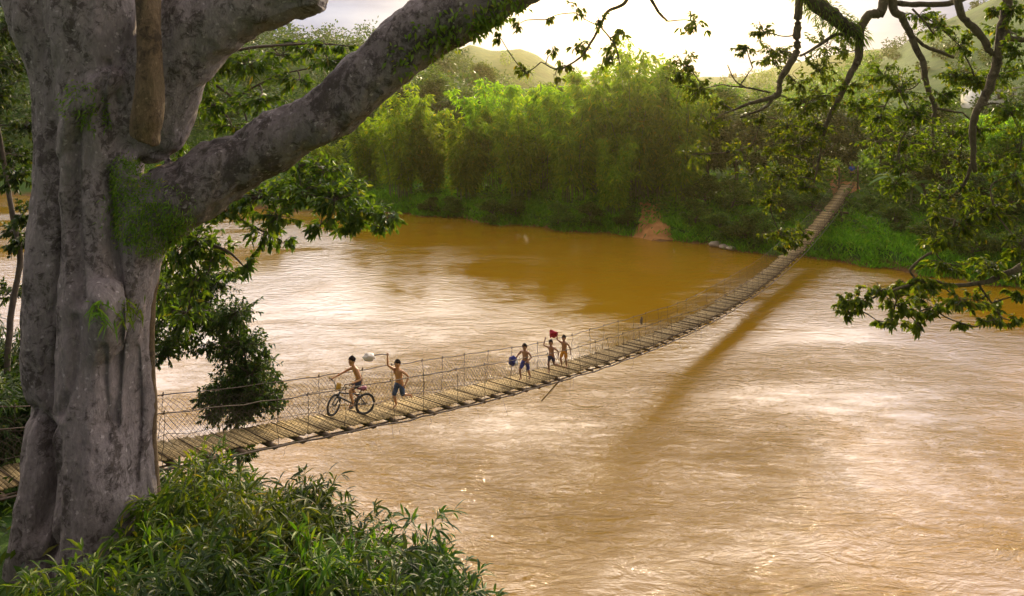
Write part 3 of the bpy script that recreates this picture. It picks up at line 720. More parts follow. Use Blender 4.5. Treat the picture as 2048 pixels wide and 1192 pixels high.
M_PAINT = simple_mat('dark_bike_paint', (.035, .037, .045), .35, .2, 20); M_TYRE = simple_mat('tyre_rubber', (.03, .026, .022), .8, .3, 30); M_RIM = simple_mat('dull_rim', (.10, .10, .10), .4, .2, 20, metal=.6)
M_YEL = simple_mat('yellow_plate', (.65, .36, .05), .5, .15, 10); M_PINK = simple_mat('pink_saddle', (.26, .06, .09), .6, .2, 10)
RW = .268
def ring(mb, c, R_, rad, ax1, ax2, n=32, sides=8):
    th = np.linspace(0, 2 * PI, n + 1); pts = np.asarray(c) + R_ * (np.cos(th)[:, None] * ax1 + np.sin(th)[:, None] * ax2); mb.tube(pts, rad, sides, cap=False)
def wheel(c, steer):
    ax1 = np.array([math.cos(steer), math.sin(steer), 0]); ax2 = np.array([0, 0, 1.]); ax3 = np.array([-math.sin(steer), math.cos(steer), 0])
    o = thing('wheel', None, None); o.parent = bike
    q = MB(); ring(q, c, RW - .024, .025, ax1, ax2); link('tyre', q.mesh('tyre', M_TYRE, True), o)
    q = MB(); ring(q, c, RW - .055, .010, ax1, ax2, 28, 6); q.tube([c - ax3 * .045, c + ax3 * .045], .018, 8)
    for a in range(24):
        th = 2 * PI * a / 24; q.tube([c + ax3 * .03 * (1 if a % 2 else -1), c + (RW - .055) * (math.cos(th) * ax1 + math.sin(th) * ax2)], .0025, 3)
    link('rim', q.mesh('rim', M_RIM, True), o)
ST = .55                                    # handlebar turned towards the photo's viewer
rx = np.array([0, 0, RW]); fx = np.array([WB, 0, RW]); bb = np.array([.37 * WB, 0, .27]); hh = np.array([WB - .10, 0, .56]); hb = np.array([WB - .07, 0, .47]); st_ = np.array([.23 * WB, 0, .50])
wheel(rx, 0.0); wheel(fx, ST)
q = MB()
for a, b, rr in ((bb, hb, .021), (st_ + [0, 0, .0], hh - [0, 0, .01], .018), (bb, st_, .017), (hh + [-.01, 0, .03], hb - [-.01, 0, .03], .024)): q.tube([a, b], rr, 8)
for s in (1, -1): q.tube([rx + [0, s * .05, 0], bb + [0, s * .025, 0]], .011, 6); q.tube([rx + [0, s * .05, 0], st_ + [0, s * .02, -.04]], .010, 6)
link('frame', q.mesh('frame', M_PAINT, True), bike)
c_, s_ = math.cos(ST), math.sin(ST); lat = np.array([-s_, c_, 0]); fwd = np.array([c_, s_, 0])
q = MB()
for s in (1, -1): q.tube([hb + lat * s * .05 - [0, 0, .03], fx + lat * s * .05], .013, 6)
q.tube([hb - lat * .055 - [0, 0, .03], hb + lat * .055 - [0, 0, .03]], .016, 6); link('fork', q.mesh('fork', M_PAINT, True), bike)
q = MB(); stem = hh + fwd * .05 + [0, 0, .06]; q.tube([hh, hh + [0, 0, .06], stem], .016, 6)
bar = [stem - lat * .02, stem - lat * .09, stem - lat * .16 + [0, 0, .17], stem - lat * .30 + [0, 0, .20] - fwd * .03]
barl = [stem + lat * .02, stem + lat * .09, stem + lat * .16 + [0, 0, .17], stem + lat * .30 + [0, 0, .20] - fwd * .03]
q.tube(bar, .011, 6); q.tube(barl, .011, 6); q.tube([bar[0], barl[0]], .012, 6); q.tube([bar[2] * .5 + bar[1] * .5, barl[2] * .5 + barl[1] * .5], .009, 6); link('handlebar', q.mesh('handlebar', M_PAINT, True), bike)
for b_ in (bar, barl):
    q = MB(); d_ = unit(b_[3] - b_[2]); q.tube([b_[3] - d_ * .05, b_[3] + d_ * .06], .017, 8); link('grip', q.mesh('grip', M_TYRE, True), bike)
q = MB(); q.box(stem + fwd * .03 + [0, 0, .09], fwd * .006, lat * .07, np.array([0, 0, .085])); pl = link('number_plate', q.mesh('number_plate', M_YEL), bike); pl['label'] = 'small yellow plate on the handlebar'
bv = pl.modifiers.new('bevel', 'BEVEL'); bv.width = .005
q = MB(); q.tube([st_, st_ + [-.02, 0, .12]], .012, 6); link('seat_post', q.mesh('seat_post', M_RIM, True), bike)
q = MB(); sc = st_ + [-.03, 0, .14]; q.tube([sc + [-.12, 0, .015], sc + [-.06, 0, .005], sc + [.03, 0, 0], sc + [.12, 0, 0]], [.05, .065, .035, .018], 10); link('saddle', q.mesh('saddle', M_PINK, True), bike)
q = MB(); q.tube([bb - [0, .07, 0], bb + [0, .07, 0]], .016, 8); cr = .14; ring(q, bb + [0, -.04, 0], .075, .008, np.array([1., 0, 0]), np.array([0, 0, 1.]), 20, 5)
pedL = bb + np.array([.9 * cr, .08, -.35 * cr]); pedR = bb + np.array([-.9 * cr, -.08, .35 * cr])
q.tube([bb + [0, .07, 0], pedL], .011, 6); q.tube([bb - [0, .07, 0], pedR], .011, 6); link('crank', q.mesh('crank', M_RIM, True), bike)
for pd, s in ((pedL, 1), (pedR, -1)):
    q = MB(); q.box(pd + [0, s * .055, 0], np.array([.045, 0, 0]), np.array([0, .045, 0]), np.array([0, 0, .011])); link('pedal', q.mesh('pedal', M_TYRE), bike)
hx = bb[0] - .06
pL, pR = pedL + [0, .055, .015], pedR + [0, -.055, .015]
make_person('bare chested boy in dark shorts standing on the pedals of the small bicycle', dict(pelvis=(hx - .02, 0, .84), chest=(hx + .17, 0, 1.08), neck=(hx + .23, 0, 1.18), head=(hx + .30, .01, 1.31),
    lsho=(hx + .18, .135, 1.12), rsho=(hx + .18, -.135, 1.12), lelb=(hx + .10, .29, .93), relb=(hx + .30, -.27, 1.0), lhand=barl[3] + [-.035, 0, .02], rhand=bar[3] + [-.035, 0, .02],
    lhip=(hx + .0, .075, .82), rhip=(hx + .0, -.075, .82), lknee=(hx + .27, .10, .62), rknee=(hx + .12, -.10, .58), lank=pL + [-.06, 0, .055], rank=pR + [-.06, 0, .055], ltoe=pL + [.06, 0, .015], rtoe=pR + [.06, 0, .015]),
    1.04, SK_TAN, MBK, ctr, M_BLACKC, .75, GRP, (1, .25, -.35))
# the four on foot
J2 = dict(pelvis=(0, 0, .66), chest=(.05, 0, .94), neck=(.06, 0, 1.05), head=(.085, 0, 1.18), rsho=(.05, -.135, 1.0), relb=(.10, -.32, 1.09), rhand=(.10, -.33, 1.33), lsho=(.05, .135, 1.0), lelb=(-.10, .23, .83), lhand=(.02, .22, .66),
          rhip=(0, -.07, .63), rknee=(.13, -.075, .36), rank=(.04, -.075, .07), rtoe=(.17, -.08, .025), lhip=(0, .07, .63), lknee=(-.03, .08, .33), lank=(-.36, .08, .22), ltoe=(-.43, .08, .11))
W2 = walk_frame(.1); L2 = stand(799, .0)
make_person('boy in knee length denim shorts running with one arm raised, swinging a pale bag', J2, 1.04, SK_TAN, W2, L2, M_DENIM, 1.1, GRP, (1, .35, -.1), grip=('r',))
J3 = dict(pelvis=(0, 0, .62), chest=(.03, 0, .89), neck=(.035, 0, .99), head=(.06, 0, 1.11), rsho=(.03, -.13, .95), relb=(.03, -.27, .79), rhand=(.19, -.30, .67), lsho=(.03, .13, .95), lelb=(-.06, .20, .76), lhand=(.13, .12, .68),
          rhip=(0, -.07, .60), rknee=(.23, -.08, .40), rank=(.16, -.08, .12), rtoe=(.28, -.08, .08), lhip=(0, .07, .60), lknee=(-.05, .075, .33), lank=(-.2, .075, .07), ltoe=(-.08, .08, .025))
W3 = walk_frame(.1); L3 = stand(1046, .1)
make_person('boy in dark blue shorts walking with a blue and white bundle in his hand', J3, 1.0, SK_DARK, W3, L3, M_BLUE, .9, GRP, (1, .2, -.15), grip=('r',))
J4 = dict(pelvis=(0, 0, .58), chest=(.05, 0, .84), neck=(.055, 0, .94), head=(.08, 0, 1.06), rsho=(.05, -.125, .89), relb=(.07, -.28, .93), rhand=(.10, -.21, 1.15), lsho=(.05, .125, .89), lelb=(-.10, .21, .74), lhand=(-.03, .24, .58),
          rhip=(0, -.065, .56), rknee=(.12, -.07, .33), rank=(.05, -.07, .065), rtoe=(.17, -.075, .022), lhip=(0, .065, .56), lknee=(-.02, .075, .30), lank=(-.31, .08, .19), ltoe=(-.38, .08, .09))
make_person('small boy in navy shorts running with his right fist raised, between the two others', J4, .95, SK_DARK, walk_frame(.1), stand(1101, .05), M_NAVY, .8, GRP, (1, .3, -.05), grip=('r', 'l'))
J5 = dict(pelvis=(0, 0, .60), chest=(.02, 0, .86), neck=(.03, 0, .96), head=(.045, 0, 1.08), rsho=(.02, -.125, .91), relb=(.09, -.25, 1.0), rhand=(.10, -.24, 1.20), lsho=(.02, .125, .91), lelb=(-.05, .21, .74), lhand=(-.06, .22, .55),
          rhip=(0, -.065, .58), rknee=(.17, -.07, .37), rank=(.06, -.07, .13), rtoe=(.17, -.07, .06), lhip=(0, .065, .58), lknee=(.03, .07, .32), lank=(-.06, .07, .065), ltoe=(.06, .075, .022))
W5 = walk_frame(.1); L5 = stand(1131, -.05)
make_person('boy in orange shorts at the back of the group waving a red cloth', J5, .96, SK_DARK, W5, L5, M_ORANGE, .9, GRP, (1, .3, -.05), grip=('r',))
# what they hold
def wpt(L, W_, p): return np.asarray(L) + W_ @ np.asarray(p, float)
def crumple(c, r_, seed, amp=.3, seg=22, rings=16):
    q = MB(); q.ball((0, 0, 0), 1.0, seg, rings); v = q.v[0]
    nz = np.array([mnoise.fractal(Vector(p * 1.6 + seed), 1.0, 2.0, 4) for p in v]); q.v[0] = np.asarray(c) + v * (1 + amp * nz[:, None]) * np.asarray(r_)
    return q
h2 = wpt(L2, W2, J2['rhand']) + [0, 0, .03]; bagc = h2 + [-.50, .05, -.07]
bag = thing('bag', 'pale plastic bag on a short stick swung by the running boy', 'bag', tuple(bagc))
q = crumple((0, 0, 0), (.16, .13, .115), 3.1); link('sack', q.mesh('sack', simple_mat('pale_plastic', (.62, .55, .46), .5, .2, 8), True), bag)
q = MB(); q.tube(np.array([h2 + [.04, 0, .01], h2 + [-.15, .02, .02], bagc + [.10, 0, .04]]) - bagc, [.011, .011, .014], 6); link('stick', q.mesh('stick', M_BEAM, True), bag)
h3 = wpt(L3, W3, J3['rhand']); q = crumple(h3 + [-.07, 0, -.03], (.12, .11, .145), 7.7, .45)
bun = tag(link('bundle', q.mesh('bundle', M_BLUE, True)), 'blue cloth bundle carried by the walking boy in blue shorts', 'bundle')
q = crumple(h3 + [.045, -.06, -.08], (.06, .055, .08), 2.2, .5); link('white_cloth', q.mesh('white_cloth', cloth('white_cloth', (.7, .68, .64)), True), bun)
h5 = wpt(L5, W5, J5['rhand']) + [0, 0, .03]
q = MB(); n_, m_ = 14, 8; g = []
for a in range(n_):
    for b in range(m_):
        u, v = a / (n_ - 1), b / (m_ - 1) - .5
        wd = .05 + .20 * math.sin(min(u * 1.4, 1) * PI * .62)
        g.append(h5 + np.array([.03 - .30 * u, .05 * math.sin(u * 6 + v * 5), -.05 * u + v * wd * 1.1 - .03 * math.sin(u * 5)]) + np.array([0, .035 * math.sin(v * 12 + u * 4), 0]))
q.add(g, [[[a * m_ + b, (a + 1) * m_ + b, (a + 1) * m_ + b + 1, a * m_ + b + 1] for a in range(n_ - 1) for b in range(m_ - 1)]])
rc = tag(link('cloth', q.mesh('cloth', cloth('red_cloth', (.36, .025, .04)), True)), 'red cloth waved above the heads by the boy in orange shorts', 'cloth')
sol = rc.modifiers.new('solid', 'SOLIDIFY'); sol.thickness = .012
# a small rag caught in the far side netting
q = crumple(deck(deck_t(1306), VF, .72), (.05, .05, .16), 5.5, .5); tag(link('rag', q.mesh('rag', cloth('grey_rag', (.12, .09, .075)), True)), 'small grey rag tied to the far side netting of the bridge', 'rag')
# adult at the bridge head
JA = dict(pelvis=(0, 0, .88), chest=(.02, 0, 1.24), neck=(.03, 0, 1.42), head=(.05, 0, 1.56), rsho=(.02, -.18, 1.36), relb=(.02, -.25, 1.10), rhand=(.1, -.24, .88), lsho=(.02, .18, 1.36), lelb=(-.02, .25, 1.10), lhand=(.06, .25, .86),
          rhip=(0, -.09, .86), rknee=(.06, -.1, .48), rank=(.0, -.1, .08), rtoe=(.17, -.1, .03), lhip=(0, .09, .86), lknee=(.0, .1, .48), lank=(-.08, .1, .08), ltoe=(.09, .1, .03))
pa = deck(T1, .1); pa = np.array([*(BA + BD * (T1 + 4.0) + BL * (-.5)), 0]); pa[2] = float(ground(pa[0], pa[1])) + .08
make_person('grown person in a bright blue shirt standing in the shade at the far bridge head', JA, 1.34, SK_DARK, frame_of((-.5, -.85, 0)), pa, M_BLACKC, 1.6, None, (1, 0, -.1), top=cloth('bright_blue_shirt', (.03, .10, .42)))

# ================================================================ house on the hill
hy_ = min(np.arange(85, 220, 1.0), key=lambda D_: abs(YH - (z_at((1998 - 1024) / F * D_, D_) - CH) / D_ * F - 207)); hx_ = (1998 - 1024) / F * hy_; hz = z_at(hx_, hy_); print('house', hy_, hz)
house = thing('house', 'white flat roofed house standing on the right hillside among trees', 'house', (hx_, hy_, hz))
M_WHITE = simple_mat('white_render', (.72, .68, .60), .85, .12, 2); M_ROOF = simple_mat('pale_roof', (.42, .38, .33), .8, .2, 3); M_GLASS = simple_mat('dark_window', (.03, .035, .04), .15, .2, 5)
HWD = 36 / F * hy_
zt = CH - (178 - YH) / F * hy_ - hz
q = MB(); q.box((0, 2.5, zt / 2 - 1.0), (HWD, 0, 0), (0, 2.5, 0), (0, 0, zt / 2 + 1.0)); link('wall', q.mesh('wall', M_WHITE), house)
q = MB(); q.box((.3, 2.3, zt + .16), (HWD * 1.12, 0, 0), (0, 3.0, 0), (0, 0, .15)); link('roof', q.mesh('roof', M_ROOF), house)
for wx in (-.62 * HWD, .05 * HWD, .68 * HWD):
    q = MB(); q.box((wx, -.02, zt - 1.1), (.40, 0, 0), (0, .04, 0), (0, 0, .5)); w_ = link('window', q.mesh('window', M_GLASS), house)
# rocks at the water line
q = MB()
for i, (px, D, s) in enumerate([(1440, 59.2, .45), (1452, 59.0, .35), (1460, 59, .3)]):
    x = (px - 1024) / F * D; y = float(far_edge(x)) - .1
    b = crumple((x, y, .18), (s * 1.3, s, s * .6), i * 3.3, .3, 12, 8)
    tag(link('boulder', b.mesh('boulder', simple_mat('pale_stone', (.42, .33, .25), .9, .3, 4), True)), ['largest pale boulder at the far water line, left end of three', 'middle pale boulder at the far water line', 'smallest pale boulder at the far water line, nearest the bridge'][i], 'boulder', 'boulders at the far water line')
# banana plants right of the far bridge end
M_BAN = leaf_mat('banana_leaf', (.06, .13, .02), (.09, .19, .03), (.20, .24, .05), .45)
def banana(px, D, h, seed, label):
    r_ = np.random.default_rng(seed); x = (px - 1024) / F * D; root = thing('banana_plant', label, 'banana plant', (x, D, z_at(x, D)), 'banana plants on the right bank')
    q = MB(); q.tube([[0, 0, -.2], [.05, 0, h * .5], [.08, 0, h]], [.13, .11, .07], 8); link('stem', q.mesh('stem', M_CULM, True), root)
    for i in range(8):
        a = 2 * PI * i / 8 + r_.uniform(-.3, .3); L_ = r_.uniform(1.7, 2.6); el = r_.uniform(.35, 1.2); n_ = 12; q = MB(); g = []
        o_ = np.array([math.cos(a), math.sin(a), 0]); s_ = np.array([-math.sin(a), math.cos(a), 0])
        for k in range(n_):
            u = k / (n_ - 1); c = np.array([.08, 0, h - .1]) + o_ * L_ * u * math.cos(el * (1 - .5 * u)) + np.array([0, 0, 1.]) * L_ * (u * math.sin(el) - .75 * u ** 2.3)
            w_ = .30 * math.sin(PI * min(u * .9 + .08, 1)) ** .6 + .01
            for e, z in ((-1, -.08), (0, .03), (1, -.08)): g.append(c + s_ * e * w_ * (1 + .12 * math.sin(k * 2.7 + e)) + np.array([0, 0, z * w_ * 4]))
        q.add(g, [[[k * 3 + e, (k + 1) * 3 + e, (k + 1) * 3 + e + 1, k * 3 + e + 1] for k in range(n_ - 1) for e in range(2)]]); link('frond', q.mesh('frond', M_BAN, True), root)
banana(1790, 62, 2.3, 1, 'banana plant with drooping fronds nearest the far bridge end'); banana(1822, 61, 1.9, 2, 'banana plant with one long hanging frond, further right of the bridge end'); banana(2040, 58, 3.2, 3, 'tall banana plant with bright fronds at the right edge')
# ================================================================ giant tree
TD = 10.0
def bark_material(name, base, tint, st0=.515):
    m, nt, out = material(name); tc = N(nt, 'TexCoord'); P = tc.outputs['Object']
    mp = N(nt, 'Mapping'); mp.inputs['Scale'].default_value = (1, 1, .45); nt.links.new(P, mp.inputs['Vector']); V = mp.outputs[0]
    a = noisen(nt, 2.2, 8, .68, V, .6); fine = noisen(nt, 22, 6, .7, V, .4); spot = noisen(nt, 9, 6, .75, P, .8)
    vor = N(nt, 'TexVoronoi'); vor.inputs['Scale'].default_value = 26; nt.links.new(P, vor.inputs['Vector'])
    col = ramp(nt, [(.25, [x * .55 for x in base]), (.5, base), (.75, [x * 1.35 for x in base])], a)
    col = mixc(nt, .55, col, ramp(nt, [(.3, [x * .45 for x in base]), (.55, base), (.75, tint)], fine))
    stain = ramp(nt, [(st0, (0, 0, 0)), (st0 + .07, (1, 1, 1))], math_(nt, 'MULTIPLY_ADD', a, .55, math_(nt, 'MULTIPLY', spot, .47)))
    col = mixc(nt, math_(nt, 'MULTIPLY', stain, .75), col, (.030, .021, .015))
    lich = ramp(nt, [(.60, (0, 0, 0)), (.68, (1, 1, 1))], noisen(nt, 4.5, 8, .75, P, 1.0))
    col = mixc(nt, math_(nt, 'MULTIPLY', lich, .6), col, tint)
    v2 = N(nt, 'TexVoronoi'); v2.inputs['Scale'].default_value = 11; v2.inputs['Randomness'].default_value = 1
    wv = N(nt, 'VectorMath'); wv.operation = 'ADD'; nt.links.new(P, wv.inputs[0]); nw = N(nt, 'TexNoise'); nw.inputs['Scale'].default_value = 14; nt.links.new(P, nw.inputs['Vector'])
    sc_ = N(nt, 'VectorMath'); sc_.operation = 'SCALE'; sc_.inputs['Scale'].default_value = .09; nt.links.new(nw.outputs['Color'], sc_.inputs[0]); nt.links.new(sc_.outputs[0], wv.inputs[1]); nt.links.new(wv.outputs[0], v2.inputs['Vector'])
    sp2 = ramp(nt, [(.16, (1, 1, 1)), (.24, (0, 0, 0))], v2.outputs['Distance']); g2 = N(nt, 'SeparateColor'); nt.links.new(v2.outputs['Color'], g2.inputs[0])
    col = mixc(nt, math_(nt, 'MULTIPLY', math_(nt, 'MULTIPLY', sp2, ramp(nt, [(.62, (0, 0, 0)), (.7, (1, 1, 1))], g2.outputs[0])), .55), col, [min(1, x * 1.15) for x in tint])
    moss = ramp(nt, [(.56, (0, 0, 0)), (.70, (1, 1, 1))], noisen(nt, .9, 6, .65, P, .5))
    col = mixc(nt, math_(nt, 'MULTIPLY', moss, .22), col, (.075, .085, .022))
    p = N(nt, 'BsdfPrincipled', Roughness=.88); p.inputs['Specular IOR Level'].default_value = .2; nt.links.new(col, p.inputs['Base Color'])
    h = math_(nt, 'ADD', math_(nt, 'MULTIPLY', fine, .5), math_(nt, 'ADD', math_(nt, 'MULTIPLY', a, .8), math_(nt, 'MULTIPLY', spot, .35)))
    b = N(nt, 'Bump', Strength=.9, Distance=.05); nt.links.new(h, b.inputs['Height']); nt.links.new(b.outputs[0], p.inputs['Normal']); nt.links.new(p.outputs[0], out.inputs[0]); return m
M_BARK = bark_material('grey_fig_bark', (.25, .207, .195), (.45, .39, .37))
M_BARKL = bark_material('mottled_limb_bark', (.22, .178, .165), (.42, .365, .34), .495)
M_BARKB = bark_material('brown_bark', (.15, .10, .055), (.27, .19, .11))
tz = float(ground(-5.9, 10))
tree = thing('giant_tree', 'huge grey barked tree with fused stems and a massive limb over the river', 'tree', (-5.9, 10, tz))
OFF = np.array([-5.9, 10, tz])
def path_px(lst, D=TD):                    # (px, py, radius px, depth offset)
    pts, rad = [], []
    for q in lst:
        dd = D + (q[3] if len(q) > 3 else 0); pts.append(at(q[0], q[1], dd)); rad.append(q[2] / F * dd)
    n = 8; P = smooth_path(pts, n); x = np.linspace(0, len(pts) - 1, len(P)); return P, np.interp(x, np.arange(len(pts)), rad)
STEMS = {
 'trunk': [
  [(80, 1330, 80, -.25), (88, 1150, 66, -.2), (98, 980, 54, -.1), (102, 850, 52), (104, 700, 54), (112, 500, 52), (122, 300, 52), (112, 150, 52), (72, 20, 58), (20, -120, 62)],
  [(215, 1330, 112, -.55), (205, 1150, 92, -.5), (192, 980, 80, -.42), (190, 800, 72, -.38), (192, 620, 66, -.32), (195, 450, 60, -.25), (188, 300, 62, -.2), (190, 120, 78, -.1), (200, -40, 95), (215, -250, 110)],
  [(275, 1330, 75, -.25), (268, 1150, 52, -.2), (262, 950, 46, -.2), (258, 760, 46, -.15), (256, 620, 50, -.15), (268, 500, 56, -.15), (305, 420, 66, -.1), (350, 392, 70)],
  [(150, 1330, 130, .75), (165, 1000, 100, .75), (175, 600, 92, .7), (185, 300, 95, .7), (195, 60, 118, .5), (210, -250, 140, .3)],
  [(20, 1330, 40, -.1), (45, 1180, 30, -.2), (62, 1040, 28, -.3), (75, 930, 25, -.25), (82, 850, 20, -.2)],
  [(150, 1330, 50, -.95), (160, 1180, 38, -.85), (172, 1060, 28, -.7), (180, 960, 18, -.6)],
  [(135, 300, 20, -.45), (150, 240, 26, -.55), (180, 190, 30, -.55), (215, 160, 26, -.5)],
  [(200, 590, 30, -.70), (212, 640, 36, -.72), (205, 700, 26, -.65)],
  [(300, 250, 75, .1), (335, 140, 78, .05), (400, 60, 80, 0), (430, 45, 76, 0)],
  [(285, 560, 20, -.1), (275, 470, 40, -.2), (262, 400, 32, -.28), (255, 330, 25, -.3)],
 ],
 'limb': [
  [(290, 440, 62, -.1), (330, 412, 76), (375, 385, 76), (440, 348, 66), (510, 306, 58), (600, 256, 57), (680, 202, 58), (760, 132, 60), (860, 48, 66), (985, -25, 72, .1), (1110, -85, 66, .2), (1250, -170, 50, .4), (1430, -190, 42, .5), (1600, -180, 36, .5), (1780, -150, 32, .4), (1960, -120, 28, .2), (2160, -60, 22, 0)],
 ],
 'sawn_limb': [
  [(340, 130, 70), (400, 55, 80), (470, 20, 70), (550, -12, 62), (615, -28, 58), (652, -34, 52)],
 ],
 'hanging_stump': [
  [(292, -220, 27, -.3), (295, -60, 25, -.75), (297, 60, 25, -.9), (297, 180, 26, -.9), (292, 235, 30, -.87), (289, 262, 28, -.85), (294, 280, 24, -.82)],
 ],
 'side_root': [
  [(306, 1010, 13, -.1), (303, 880, 10, -.1), (300, 740, 11, -.08), (301, 620, 13, -.05), (308, 540, 13, 0)],
 ],
}
def fused(stems, voxel, amp, mat):
    mb = MB()
    for s in stems:
        P, R_ = path_px(s); mb.tube(P, R_, 14); mb.ball(P[0], R_[0], 12, 8); mb.ball(P[-1], R_[-1], 12, 8)
    me = mb.mesh('tmp', mat); o = link('tmp', me)
    md = o.modifiers.new('r', 'REMESH'); md.mode = 'VOXEL'; md.voxel_size = voxel
    s = o.modifiers.new('s', 'SMOOTH'); s.factor = .5; s.iterations = 5
    e = evaluated(o); bpy.data.objects.remove(o)
    n = len(e.vertices); co_ = np.empty(n * 3, np.float32); e.vertices.foreach_get('co', co_); co_ = co_.reshape(-1, 3)
    no = np.empty(n * 3, np.float32); e.vertices.foreach_get('normal', no); no = no.reshape(-1, 3)
    d_ = np.array([mnoise.fractal(Vector((p[0] * 2.0, p[1] * 2.0, p[2] * .75)), .9, 2.1, 5) for p in co_])
    d2 = np.array([mnoise.noise(Vector((p[0] * 7, p[1] * 7, p[2] * 2.2))) - 1.0 * max(0, .22 - abs(mnoise.noise(Vector((p[0] * 3.1, p[1] * 3.1, p[2] * .5))))) / .22 for p in co_])
    co_ = co_ + no * (d_ * amp + d2 * amp * .22)[:, None]
    fs = {}
    for p in e.polygons: fs.setdefault(len(p.vertices), []).append(list(p.vertices))
    return co_, [np.array(x) for x in fs.values()]
def carve(V):
    X = (V[:, 0] / V[:, 1]) * F + 1024; Y = YH - (V[:, 2] - CH) / V[:, 1] * F; W_ = V.copy(); front = V[:, 1] < 10.35
    for line, wd, dp_ in (([(150, 235), (146, 330), (148, 420), (152, 520), (160, 600)], 11, .16), ([(212, 345), (222, 430), (228, 520), (236, 600), (232, 720), (226, 850)], 10, .15), ([(205, 250), (200, 180), (212, 130)], 9, .12),
                          ([(60, 830), (98, 870), (104, 930), (92, 1000), (78, 1060)], 15, .20), ([(112, 980), (108, 1040), (104, 1110)], 9, .16), ([(150, 640), (146, 740), (120, 830)], 8, .10), ([(205, 700), (206, 780), (214, 880)], 8, .10), ([(272, 700), (276, 820), (270, 960)], 7, .08), ([(300, 300), (340, 318), (350, 345)], 10, .08)):
        q = smooth_path(np.array(line, float), 24); d_ = np.full(len(V), 1e9)
        for x_, y_ in q: d_ = np.minimum(d_, np.hypot(X - x_, (Y - y_) * .8))
        W_[:, 1] += np.where(front, dp_ * np.exp(-(d_ / wd) ** 2), 0)
    for (x_, y_, rx_, ry_, dp_) in ((215, 480, 20, 30, -.06), (205, 590, 28, 30, -.10), (125, 560, 22, 120, -.05), (190, 900, 34, 120, -.06)):
        W_[:, 1] += np.where(front, dp_ * np.exp(-((X - x_) / rx_) ** 2 - ((Y - y_) / ry_) ** 2), 0)
    return W_
def nearest_kind(P):
    best = None
    for kind in ('trunk', 'limb', 'sawn_limb'):
        d_ = np.full(len(P), 1e9)
        for s in STEMS[kind]:
            Q, R_ = path_px(s)
            for q, rr in zip(Q, R_): d_ = np.minimum(d_, np.linalg.norm(P - q, axis=1) / rr)
        best = d_[None] if best is None else np.vstack([best, d_])
    return np.argmin(best, 0)
V, FS = fused(STEMS['trunk'] + STEMS['limb'] + STEMS['sawn_limb'], .034, .075, M_BARK)
V = carve(V)
# the sawn end: cut flat and slightly slanted
ce = at(658, 0, TD); over = (V[:, 0] > ce[0] - .02) & (V[:, 2] > ce[2] - .3) & (V[:, 2] < ce[2] + .8) & (V[:, 0] < ce[0] + .6) & (V[:, 2] > 13.6)
over &= (V[:, 2] - (CH + (YH) / F * TD)) > -.45
kind_v = nearest_kind(V)
nz_ = np.array([mnoise.fractal(Vector(p * 5), 1.0, 2.0, 4) for p in V])
sw = (kind_v == 2) & (V[:, 0] > -3.0); V[sw, 0] = np.minimum(V[sw, 0], (-2.60 + .045 * nz_ - .22 * np.abs(V[:, 2] - 14.25) ** 1.3)[sw])
TRUNK_V = V
q4 = [f for f in FS if f.shape[1] == 4][0]; rest = [f for f in FS if f.shape[1] != 4]
for ki, kn in enumerate(('trunk', 'limb', 'sawn_limb')):
    sel = [f[kind_v[f[:, 0]] == ki] for f in FS]; sel = [f for f in sel if len(f)]
    used = np.unique(np.concatenate([f.ravel() for f in sel])); mp_ = np.full(len(V), -1); mp_[used] = np.arange(len(used))
    link(kn, mesh_arr(kn, V[used] - OFF, [mp_[f] for f in sel], [M_BARKL if kn == 'limb' else M_BARK], smooth=True), tree)
for kn, mt in (('hanging_stump', M_BARKB), ('side_root', M_BARKB)):
    v_, f_ = fused(STEMS[kn], .02, .03, mt)
    if kn == 'hanging_stump': zc = at(290, 284, 9.1)[2]; v_[:, 2] = np.maximum(v_[:, 2], zc + .035 * np.array([mnoise.fractal(Vector(p * 9), 1.0, 2.0, 3) for p in v_]) - .55 * (v_[:, 0] - at(290, 284, 9.1)[0]))
    link(kn, mesh_arr(kn, v_ - OFF, f_, [mt], smooth=True), tree)
# creepers and ferns growing on the bark
Nrm = None
def on_bark(px, py, rx_, ry_, n, seed):
    r_ = np.random.default_rng(seed)
    X = (TRUNK_V[:, 0] / TRUNK_V[:, 1]) * F + 1024; Y = YH - (TRUNK_V[:, 2] - CH) / TRUNK_V[:, 1] * F
    e = ((X - px) / rx_) ** 2 + ((Y - py) / ry_) ** 2; idx = np.where((e < 1) & (TRUNK_V[:, 1] < 10.1))[0]
    if not len(idx): return np.zeros((0, 3))
    return TRUNK_V[r_.choice(idx, n)] + r_.normal(size=(n, 3)) * .02 + np.array([0, -.03, 0])
M_CREEP = leaf_mat('creeper_leaf', (.07, .12, .012), (.11, .18, .016), (.17, .22, .025), .3)
def creeper(name, spots, lsz, asp, seed, out=.5):
    mb = MB()
    for i, (px, py, rx_, ry_, n) in enumerate(spots):
        p = on_bark(px, py, rx_, ry_, n, seed + i)
        if not len(p): continue
        a = unit(rdir(n) + np.array([0, -out, -.35])); leaves(mb, p, a, rdir(n) + np.array([0, -1.2, .5]), rng.uniform(.6, 1.3, n) * lsz, rng.uniform(.7, 1.2, n) * lsz * asp, .35)
    o = link(name, mb.mesh(name, M_CREEP), tree); o.location = -OFF; return o
creeper('creeper', [(265, 400, 45, 90, 2300), (315, 455, 60, 55, 1300), (255, 345, 32, 42, 600), (295, 430, 100, 80, 1100)], .06, .22, 40)
creeper('creeper', [(165, 205, 45, 45, 160), (195, 235, 35, 30, 110)], .07, .3, 60)
creeper('fern', [(215, 622, 34, 26, 130)], .17, .16, 70, .6); creeper('fern', [(258, 615, 35, 26, 90)], .17, .16, 72, .6)
